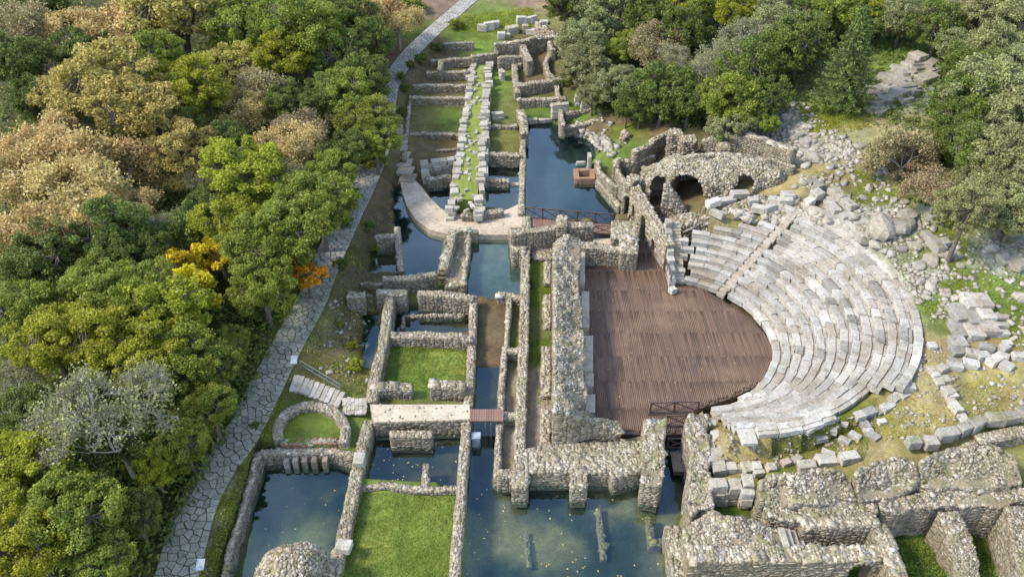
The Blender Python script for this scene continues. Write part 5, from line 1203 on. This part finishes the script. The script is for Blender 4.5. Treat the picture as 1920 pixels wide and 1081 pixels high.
def crown(seed, ncl, nleaf, size, flat=.85, lump=.35, inner=.35, spread=(.13, .26), low=-.35, clumpgap=0.):
    r_ = np.random.default_rng(seed); cs = []; subs = r_.normal(0, 1, (9, 3)); subs[:, 2] = np.abs(subs[:, 2]) * .6; subs /= np.linalg.norm(subs, axis=1)[:, None]
    while len(cs) < ncl:
        d = r_.normal(0, 1, 3); d /= np.linalg.norm(d)
        if d[2] < low and r_.random() < .85: continue
        k = 1 - lump + lump * np.max(np.clip(subs @ d, 0, 1) ** 2.5) * 1.15
        rad = k * (inner + (1 - inner) * r_.random() ** .4); cs.append(d * rad * [1, 1, flat])
    cs = np.array(cs); P_, O_ = [], []
    per = nleaf // ncl
    for c in cs:
        sp = r_.uniform(*spread); q = r_.normal(0, 1, (per, 3)); q /= np.linalg.norm(q, axis=1)[:, None]; rad = r_.random(per) ** .45
        p = c + q * rad[:, None] * sp * [1.05, 1.05, .75]; P_.append(p); O_.append(q)
    V, F = leaves(np.concatenate(P_), size, np.concatenate(O_) * .6, r_); return V, F, cs
def branch_segs(seed, tips, zb=-2.2, rt=.085):
    r_ = np.random.default_rng(seed); segs = []; fork = np.array([r_.normal(0, .05), r_.normal(0, .05), -.55]); segs.append(((0, 0, zb), tuple(fork * [.5, .5, 1] + [0, 0, -.35]), rt * 1.15, rt * .9)); segs.append((tuple(fork * [.5, .5, 1] + [0, 0, -.35]), tuple(fork), rt * .9, rt * .75))
    mains = []
    for i in range(6):
        a = i * 1.05 + r_.uniform(-.3, .3); e = np.array([math.cos(a) * .45, math.sin(a) * .45, r_.uniform(-.15, .35)]); m_ = fork * .5 + e * .5 + r_.normal(0, .05, 3); segs += [(tuple(fork), tuple(m_), rt * .6, rt * .42), (tuple(m_), tuple(e), rt * .42, rt * .28)]; mains.append(e)
    mains = np.array(mains)
    for t in tips:
        k = np.argmin(np.linalg.norm(mains - t, axis=1)); m_ = (mains[k] + t) / 2 + r_.normal(0, .05, 3); segs += [(tuple(mains[k]), tuple(m_), rt * .22, rt * .14), (tuple(m_), tuple(t), rt * .14, rt * .05)]
    return segs
def bare(seed, depth=6, zb=-2.2, rt=.075, up=.25):
    r_ = np.random.default_rng(seed); segs = []; tips = []
    def grow(p, d, L, rad, k):
        for _ in range(2):
            d = d + r_.normal(0, .16, 3) + np.array([0, 0, up * .12]); d /= np.linalg.norm(d); q = p + d * L / 2; segs.append((tuple(p), tuple(q), rad, rad * .8)); p = q; rad *= .8
        if k == 0: tips.append(p); return
        nb = 3 if k > 1 else 3
        for i in range(nb):
            a = r_.normal(0, 1, 3); a -= d * (a @ d); a /= np.linalg.norm(a); ang = r_.uniform(.35, .85); nd = d * math.cos(ang) + a * math.sin(ang)
            grow(p, nd, L * r_.uniform(.66, .84), rad * .68, k - 1)
    segs.append(((0, 0, zb), (0, 0, -.75), rt * 1.2, rt))
    for i in range(4):
        a = i * 1.57 + r_.uniform(-.4, .4); grow(np.array([0, 0, -.75]), np.array([math.cos(a) * .75, math.sin(a) * .75, .75]), .42, rt * .75, depth - 1)
    return segs, np.array(tips)
PROTO = {}
def proto(kind, i):
    k = (kind, i)
    if k in PROTO: return PROTO[k]
    s = hash(kind) % 1 + {'dense': 10, 'loose': 30, 'silver': 50, 'small': 70, 'bare': 90, 'sparse': 110}[kind] + i
    if kind == 'dense': V, F, cs = crown(s, 130, 26000, .029, .95, .55, .3, (.09, .22))
    elif kind == 'loose': V, F, cs = crown(s, 110, 20000, .029, .92, .6, .3, (.09, .23))
    elif kind == 'silver': V, F, cs = crown(s, 130, 22000, .027, .98, .5, .35, (.09, .2))
    elif kind == 'small': V, F, cs = crown(s, 36, 5200, .06, .85, .4, .3, (.18, .3))
    elif kind in ('bare', 'sparse'):
        segs, tips = bare(s, 7 if kind == 'bare' else 5, rt=.045)
        sc_ = 1.0 / np.percentile(np.linalg.norm(tips, axis=1), 92); segs = [(tuple(np.array(p) * sc_), tuple(np.array(q) * sc_), a, b_) for p, q, a, b_ in segs if True]; tips = tips * sc_
        r_ = np.random.default_rng(s); n = 6000 if kind == 'bare' else 12000
        c = tips[r_.integers(0, len(tips), n)] + r_.normal(0, .05 if kind == 'bare' else .085, (n, 3)); V, F = leaves(c, 0.02 if kind == 'bare' else .029, None, r_)
        tv, tf = tubes([(p, q, max(a, .0034), max(b_, .0028)) for p, q, a, b_ in segs], 3)
        PROTO[k] = (mesh('trunk', tv, tf), mesh('crown', V, F)); return PROTO[k]
    tv, tf = tubes(branch_segs(s, cs), 5)
    PROTO[k] = (mesh('trunk', tv, tf, True), mesh('crown', V, F)); return PROTO[k]
def slot(o, mat):
    if len(o.data.materials) == 0: o.data.materials.append(None)
    o.material_slots[0].link = 'OBJECT'; o.material_slots[0].material = mat
KIND = {'G': ('dense', 'dense green broadleaf tree'), 'Y': ('dense', 'dense yellow green tree'), 'T': ('sparse', 'tree with dry tan leaves'), 'O': ('loose', 'olive tan leaved tree'), 'D': ('loose', 'dark green tree'),
        'S': ('silver', 'silvery olive green tree'), 'P': ('sparse', 'brown twiggy half bare tree'), 'B': ('bare', 'bare grey branched tree'), 'X': ('small', 'autumn yellow tree'), 'R': ('small', 'small orange leaved tree')}
GROUPS = {}
def tree(k, px, py, rp, where, hk=1.15, name=None, flat=None, trunkh=None):
    kind, desc = KIND[k]; zc = 5.
    for _ in range(4):
        r_ = rp / pxm(py, zc); x, y, g = G(px, py, trunkh or r_ * hk + .8); zc = g + (trunkh or r_ * hk + .8)
    lab = desc + ' ' + where
    o = empty(name or 'tree', (x, y, g), lab, 'tree', lab); nv_ = 4 if kind in ('dense', 'loose') else 3
    tm, cm_ = proto(kind, random.randint(0, nv_ - 1)); rz = random.uniform(0, 6.28)
    s = (r_ * random.uniform(.95, 1.1), r_ * random.uniform(.95, 1.1), r_ * random.uniform(.9, 1.1))
    for nm, me, mt in (('trunk', tm, M['bare'] if kind == 'bare' else M['baremid'] if kind == 'sparse' else M['bark']), ('crown', cm_, LEAF['S' if kind == 'bare' else k])):
        c = link(nm, me, None, o); slot(c, mt); c.location = (0, 0, zc - g); c.scale = s; c.rotation_euler = (0, 0, rz)
    return o
LEFT = """P 30 50 70|D 90 15 50|T 130 50 70|T 220 40 80|O 330 30 85|T 405 20 60|G 470 60 68|G 560 60 78|D 600 20 55|D 660 40 55|T 700 15 50|T 745 30 45|D 640 110 55|D 690 80 45|Y 520 110 60|P 500 150 58|D 30 130 62|P 85 150 52|D 60 190 50|D 150 105 55|B 255 80 50|G 290 115 62|Y 350 175 68|O 205 160 90|O 245 225 85|O 130 190 60|O 440 130 52|T 445 190 48|P 565 230 52|D 600 190 48|G 640 180 55|D 680 155 52|G 690 230 52|G 702 268 44|T 60 250 80|T 150 265 88|T 30 325 80|T 120 345 95|T 220 305 80|T 275 285 60|O 350 290 60|B 385 335 45|Y 470 330 78|T 540 270 60|T 565 315 58|G 592 385 72|G 622 335 50|D 645 290 50|T 50 420 80|T 150 405 80|D 205 440 70|T 255 380 60|D 100 480 70|D 55 500 60|D 220 495 58|B 330 420 52|D 300 470 50|Y 430 425 60|G 475 470 72|G 545 430 80|G 492 540 62|X 412 475 45|X 345 495 42|X 352 555 55|R 575 512 34|G 180 545 70|G 245 565 82|Y 305 595 82|G 50 590 62|Y 95 645 82|Y 180 645 82|Y 275 665 80|G 345 685 72|G 412 695 52|B 25 705 50|B 200 780 135|D 60 775 55|G 395 770 50|G 345 830 52|Y 50 900 90|G 150 965 90|Y 60 1035 90|G 205 1055 60|Y 290 880 42|D 255 965 50|D 385 420 50|D 285 540 50|D 400 380 45|D 330 250 50|D 420 270 45|D 540 190 40|D 20 850 60|D 150 860 70|D 260 800 60|G 440 640 34"""
RIGHT = """D 1062 15 42|S 1100 78 52|S 1090 132 48|S 1160 160 45|G 1180 92 36|S 1140 22 58|D 1215 30 50|Y 1262 22 40|G 1322 12 42|Y 1382 25 40|P 1232 80 50|B 1262 112 46|B 1335 122 60|B 1402 70 62|D 1240 180 60|D 1292 195 42|G 1362 195 62|D 1410 135 60|D 1442 190 45|S 1370 242 40|S 1462 55 50|D 1500 88 60|S 1470 20 45|D 1530 40 48|G 1572 18 58|Y 1620 15 45|S 1692 42 45|D 1760 55 52|P 1785 28 50|S 1852 38 60|S 1905 62 60|D 1832 132 58|S 1862 110 60|D 1815 202 62|S 1852 182 78|S 1902 232 72|D 1795 262 45|D 1832 302 70|S 1892 322 80|P 1702 280 62|P 1762 352 50|S 1840 360 60|D 1800 235 48|S 1900 150 60|S 1905 400 60|S 1885 400 55|D 1200 205 32|D 1280 60 45|D 1640 45 36|S 1110 185 28|D 1175 205 32|D 1450 110 50|G 1435 235 26|S 1790 95 42"""
def place(txt, side):
    for t in txt.split('|'):
        k, px, py, rp = t.split(); px, py, rp = int(px), int(py), int(rp)
        if side == 'L':
            w = 'in the left wood ' + ('near the top edge' if py < 120 else 'upper part' if py < 260 else 'middle part' if py < 460 else 'beside the flagstone path' if px > 380 and py < 720 else 'lower middle part' if py < 720 else 'near the bottom edge')
        else:
            w = ('on the hillside ' if px > 1300 else 'by the upper ruins ') + ('at the right edge' if px > 1750 else 'near the top edge' if py < 70 else 'above the ruins' if px < 1500 else 'by the conifer')
        if (k, px) == ('B', 200): w = 'spreading widely in the lower left wood, largest of its kind'
        tree(k, px, py, rp * 1.06, w, 1.15 if side == 'L' else .72)
place(LEFT, 'L'); place(RIGHT, 'R')
tree('S', 1815, 395, 55, 'leaning over the rocks right of the theatre', trunkh=4.2)
# conifer
x, y, g = G(1570, 212); r_ = np.random.default_rng(5); cent, outw = [], []; Ht = 9.5; segs = [((0, 0, -.3), (0, 0, Ht), .2, .02)]
for i in range(260):
    h = 1.3 + (Ht - 1.4) * (i / 260) ** 1.05; L = (1 - (h / Ht) ** 1.15) * 3.0 * r_.uniform(.7, 1.1) + .15; a = i * 2.399 + r_.uniform(-.2, .2); d = np.array([math.cos(a), math.sin(a), -.08 + .25 * h / Ht])
    e = np.array([0, 0, h]) + d * L; segs.append(((0, 0, h), tuple(e), .035, .01)); m_ = int(30 + 60 * L / 3)
    f = r_.random(m_) ** .6; p = np.array([0, 0, h]) + d * (L * f)[:, None] + r_.normal(0, 1, (m_, 3)) * np.array([.22, .22, .09]) * (.6 + .5 * (1 - f))[:, None]; cent.append(p); outw.append(np.repeat(d[None], m_, 0))
tv, tf = tubes(segs, 5); o = empty('conifer_tree', (x, y, g), 'dark green conical conifer standing alone on the bright grass slope', 'tree')
link('trunk', mesh('trunk', tv, tf), M['bark'], o); V, F = leaves(np.concatenate(cent), .12, np.concatenate(outw), r_, .35); link('crown', mesh('crown', V, F), LEAF['C'], o)
# low shrubs and undergrowth as individual bushes
for i, (k, px, py, rp) in enumerate([('D',480,600,26),('D',540,560,22),('D',455,560,28),('G',700,310,30),('G',655,380,26),('D',640,420,26),('D',690,120,26),('G',745,25,30),('D',720,50,30),('G',775,22,22),('D',770,125,10),('P',655,640,14),('Y',668,690,16),('G',705,470,12),('D',690,430,14),('D',790,118,14),('D',820,95,14),('G',855,52,16),('D',1225,228,22),('D',1335,225,22),('P',1335,250,12),('D',1130,200,18),('D',1065,160,20),('P',1690,330,34),('P',1720,310,40),('D',1770,420,24),('Y',1790,380,30),('D',500,835,10),('G',455,880,9),('D',478,800,9),('G',420,1000,9),('D',640,500,16),('P',660,560,14),('Y',660,650,12),('G',640,610,10),('D',760,170,12),('D',755,215,12),('P',690,540,12),('D',1790,310,34)]):
    kk = k; zc = 1.
    x, y, g = G(px, py); r_ = rp / pxm(py, g); lab = {'D': 'dark green', 'G': 'green', 'P': 'brown twiggy', 'Y': 'yellowish'}[k] + ' bush ' + ('on the bank by the left wood' if px < 800 else 'on the slope under the hillside trees')
    o = empty('bush', (x, y, g), lab, 'bush', lab); tm, cm_ = proto('small', i % 3)
    for nm, me, mt in (('stems', tm, M['bark']), ('foliage', cm_, LEAF[k])):
        c = link(nm, me, None, o); slot(c, mt); c.location = (0, 0, r_ * .45); c.scale = (r_, r_, r_ * .8); c.rotation_euler = (0, 0, i * 1.3)
# spiky plant beside the upper path
x, y, g = G(752, 152); o = empty('spiky_plant', (x, y, g), 'dark spiky rosette plant beside the upper cobbled path', 'plant'); V, F = [], []
for i in range(60):
    a = i * 2.399; el = .25 + 1.1 * (i / 60); L = 1.2; p0 = np.array([0, 0, .15]); d = np.array([math.cos(a) * math.cos(el), math.sin(a) * math.cos(el), math.sin(el)]); sd_ = np.array([-math.sin(a), math.cos(a), 0]) * .06
    m_ = p0 + d * L * .6; e = p0 + d * L + np.array([0, 0, -.25]); s = len(V); V += [tuple(p0 - sd_ * .5), tuple(p0 + sd_ * .5), tuple(m_ + sd_), tuple(m_ - sd_), tuple(e)]; F += [[s, s + 1, s + 2, s + 3], [s + 3, s + 2, s + 4]]
link('leaves', mesh('leaves', V, F), LEAF['D'], o); link('stem', mesh('stem', *[list(map(list, q)) if i else q for i, q in enumerate(tubes([((0, 0, -.1), (0, 0, .25), .12, .1)], 6))]), M['bark'], o)
# ground vegetation: grass tufts and ivy
def tufts(name, label, polypx, n, size, mat, hmul=1.):
    poly = np.array(polypx, float); r_ = np.random.default_rng(len(polypx) + n); pts = []
    x0, y0 = poly.min(0); x1, y1 = poly.max(0)
    px, py = r_.uniform(x0, x1, n * 3), r_.uniform(y0, y1, n * 3); ok = inside(poly, px, py) & (vnoise(px, py, 0, .05, 4) > r_.uniform(-1, .6, n * 3)); px, py = px[ok][:n], py[ok][:n]
    zg = np.full(len(px), .5)
    for _ in range(6):
        a = (px - 960) / FPX; b_ = (540.5 - py) / FPX; c = -SP + b_ * CP; t = (zg - CAMH) / c; x, y = a * t, (CP + b_ * SP) * t; zg = .5 * zg + .5 * hgt(x, y)
    zg = hgt(x, y); q = zg > .05; x, y, zg = x[q], y[q], zg[q]
    k = 5; c = np.stack([np.repeat(x, k) + r_.normal(0, size, len(x) * k), np.repeat(y, k) + r_.normal(0, size, len(x) * k), np.repeat(zg, k) + np.abs(r_.normal(0, size * .6 * hmul, len(x) * k))], -1)
    V, F = leaves(c, size * .8, np.repeat([[0, 0, .6]], len(c), 0), r_, .45); o = link(name, mesh(name, V, F), LEAF[mat], None, kind='stuff'); o['label'] = label
tufts('undergrowth', 'low leafy undergrowth on the forest floor at left', [(0,0),(700,0),(690,300),(600,480),(540,600),(380,900),(280,1081),(0,1081)], 13000, .2, 'D', 3.)
tufts('undergrowth', 'low plants on the brown bank left of the rooms', [(600,560),(690,400),(740,340),(735,420),(690,520),(700,560),(690,740),(640,740),(560,690)], 1100, .09, 'G')
tufts('undergrowth', 'weeds on the mossy bank beside the path', [(372,1081),(500,770),(540,735),(490,850),(425,1081)], 4500, .08, 'G')
tufts('undergrowth', 'weeds under the hillside trees', [(1050,0),(1920,0),(1920,430),(1700,380),(1640,230),(1500,210),(1300,240),(1130,220)], 7000, .2, 'D', 2.)
tufts('grass', 'short bright grass of the upper lawn', [(724,650),(878,650),(874,728),(710,728)], 2600, .05, 'L')
tufts('grass', 'short bright grass of the square lower lawn', [(680,925),(860,925),(850,1081),(640,1081)], 4500, .045, 'L')
tufts('grass', 'patches of grass and moss on the right hillside', [(1440,800),(1640,800),(1620,860),(1460,880)], 1500, .05, 'G')
tufts('grass', 'green grass on the slope by the conifer', [(1500,200),(1640,200),(1640,240),(1520,260)], 1200, .08, 'Y')
tufts('grass', 'meadow grass above the upper rooms', [(860,30),(1000,15),(1000,60),(860,60)], 1500, .09, 'Y')
tufts('grass', 'grass in the small dark lawns of the lower right ruins', [(1680,1010),(1900,1000),(1920,1081),(1690,1081)], 1500, .05, 'G')

# things in the water and on the lawns
for lab, pts_, z in (('pale straight foundation stone lying under water in the big pool, left', [(986,996),(992,1062)], -.5), ('pale straight foundation stone lying under water in the big pool, right', [(1122,952),(1132,1046)], -.5), ('thin sunken wall beside the building corner in the big pool', [(1216,968),(1222,1016),(1260,1014)], -.05)):
    wall('sunken_wall', lab, pts_, z, -.9, .5, ts=.2, tv=.05, tmat='sunk', fmat='sunk')
def litter(name, label, polypx, n, size, mat, z=None):
    poly = np.array(polypx, float); r_ = np.random.default_rng(n); x0, y0 = poly.min(0); x1, y1 = poly.max(0); px, py = r_.uniform(x0, x1, n * 4), r_.uniform(y0, y1, n * 4)
    ok = inside(poly, px, py); px, py = px[ok][:n], py[ok][:n]; c = np.array([(*P(a, b_, z), z) for a, b_ in zip(px, py)]) if z is not None else np.array([np.array(G(a, b_)) + [0, 0, .03] for a, b_ in zip(px, py)])
    V, F = leaves(c, size, np.repeat([[0, 0, 9.]], len(c), 0), r_, .6); o = link(name, mesh(name, V, F), LEAF[mat], None, kind='stuff'); o['label'] = label
litter('fallen_leaves', 'yellow fallen leaves floating on the big pool', [(885,905),(1200,915),(1240,1081),(870,1081)], 60, .06, 'T', .012)
litter('fallen_leaves', 'fallen leaves floating on the left pool', [(490,880),(655,880),(620,1040),(450,1060)], 30, .05, 'T', .012)
litter('fallen_leaves', 'fallen leaves floating in the small square pool', [(705,810),(865,810),(860,900),(690,900)], 40, .06, 'T', .012)
litter('fallen_leaves', 'dry leaves scattered over the flagstone path and its edges', [(290,1081),(420,830),(500,690),(560,600),(620,600),(520,760),(440,950),(390,1081)], 500, .06, 'T')
litter('fallen_leaves', 'dry leaves lying on the wooden deck', [(1100,500),(1240,520),(1400,620),(1420,700),(1180,800),(1100,740)], 120, .05, 'T', .815)
tufts('grass', 'longer grass and weeds along the foot of the room walls', [(718,646),(882,646),(880,658),(720,658)], 500, .07, 'G')
tufts('grass', 'longer weeds along the wall foot of the lower lawn', [(672,918),(690,918),(655,1081),(632,1081)], 600, .07, 'G')
tufts('grass', 'moss and weeds on the rubble slopes at lower right', [(1440,945),(1640,932),(1640,970),(1450,975)], 700, .05, 'O')
tufts('grass', 'weeds growing along the low wall of the grass strip', [(1005,490),(1036,490),(1036,760),(1005,760)], 900, .05, 'G')
tufts('grass', 'tufts of dry grass on the plateau below the seats', [(1340,800),(1560,800),(1700,740),(1900,700),(1900,790),(1640,830),(1450,880),(1340,880)], 3000, .05, 'O')
tufts('grass', 'grass tufts among the rocks right of the theatre', [(1490,330),(1640,310),(1760,430),(1920,430),(1920,640),(1740,600),(1640,450)], 3500, .07, 'G')

tufts('grass', 'grass creeping over the edges of the flagstone path', [(365,1081),(400,1000),(440,900),(492,800),(470,800),(425,900),(380,1000),(350,1081)], 700, .06, 'G')
tufts('grass', 'grass creeping over the left edge of the flagstone path', [(285,1081),(330,960),(420,800),(470,700),(520,620),(535,620),(440,800),(350,960),(305,1081)], 900, .06, 'G')
tufts('grass', 'weeds between the flagstones and the brown bank', [(530,680),(570,610),(620,520),(640,520),(600,600),(560,690)], 500, .06, 'G')

# look-alikes are told apart by their order in the photograph, left to right
def photo_x(o):
    v = o.matrix_basis.translation; d = v.y * CP - (v.z - CAMH) * SP; return v.x / max(d, 1)
ORD = ['leftmost', 'second', 'third', 'fourth', 'fifth', 'sixth', 'seventh', 'eighth', 'ninth', 'tenth', 'eleventh', 'twelfth', 'thirteenth', 'fourteenth', 'fifteenth', 'sixteenth', 'seventeenth', 'eighteenth', 'nineteenth', 'twentieth'] + ['twenty-' + w for w in ('first', 'second', 'third', 'fourth', 'fifth', 'sixth', 'seventh', 'eighth', 'ninth')] + ['thirtieth'] + ['thirty-' + w for w in ('first', 'second', 'third', 'fourth', 'fifth', 'sixth', 'seventh', 'eighth', 'ninth')] + ['fortieth'] + ['forty-' + w for w in ('first', 'second', 'third', 'fourth', 'fifth', 'sixth', 'seventh', 'eighth', 'ninth')]
by = {}
for o in COL.objects:
    if o.parent is None and 'category' in o.keys() and 'kind' not in o.keys(): by.setdefault(o['label'], []).append(o)
for lab, os_ in by.items():
    if len(os_) == 1: continue
    os_.sort(key=photo_x)
    for i, o in enumerate(os_):
        o['group'] = lab; o['label'] = lab + ', ' + ('rightmost' if i == len(os_) - 1 else ORD[i] + ('' if i == 0 else ' from left'))
for o in COL.objects:
    if o.parent is None and 'category' in o.keys() and 'kind' not in o.keys(): o['kind'] = 'thing'
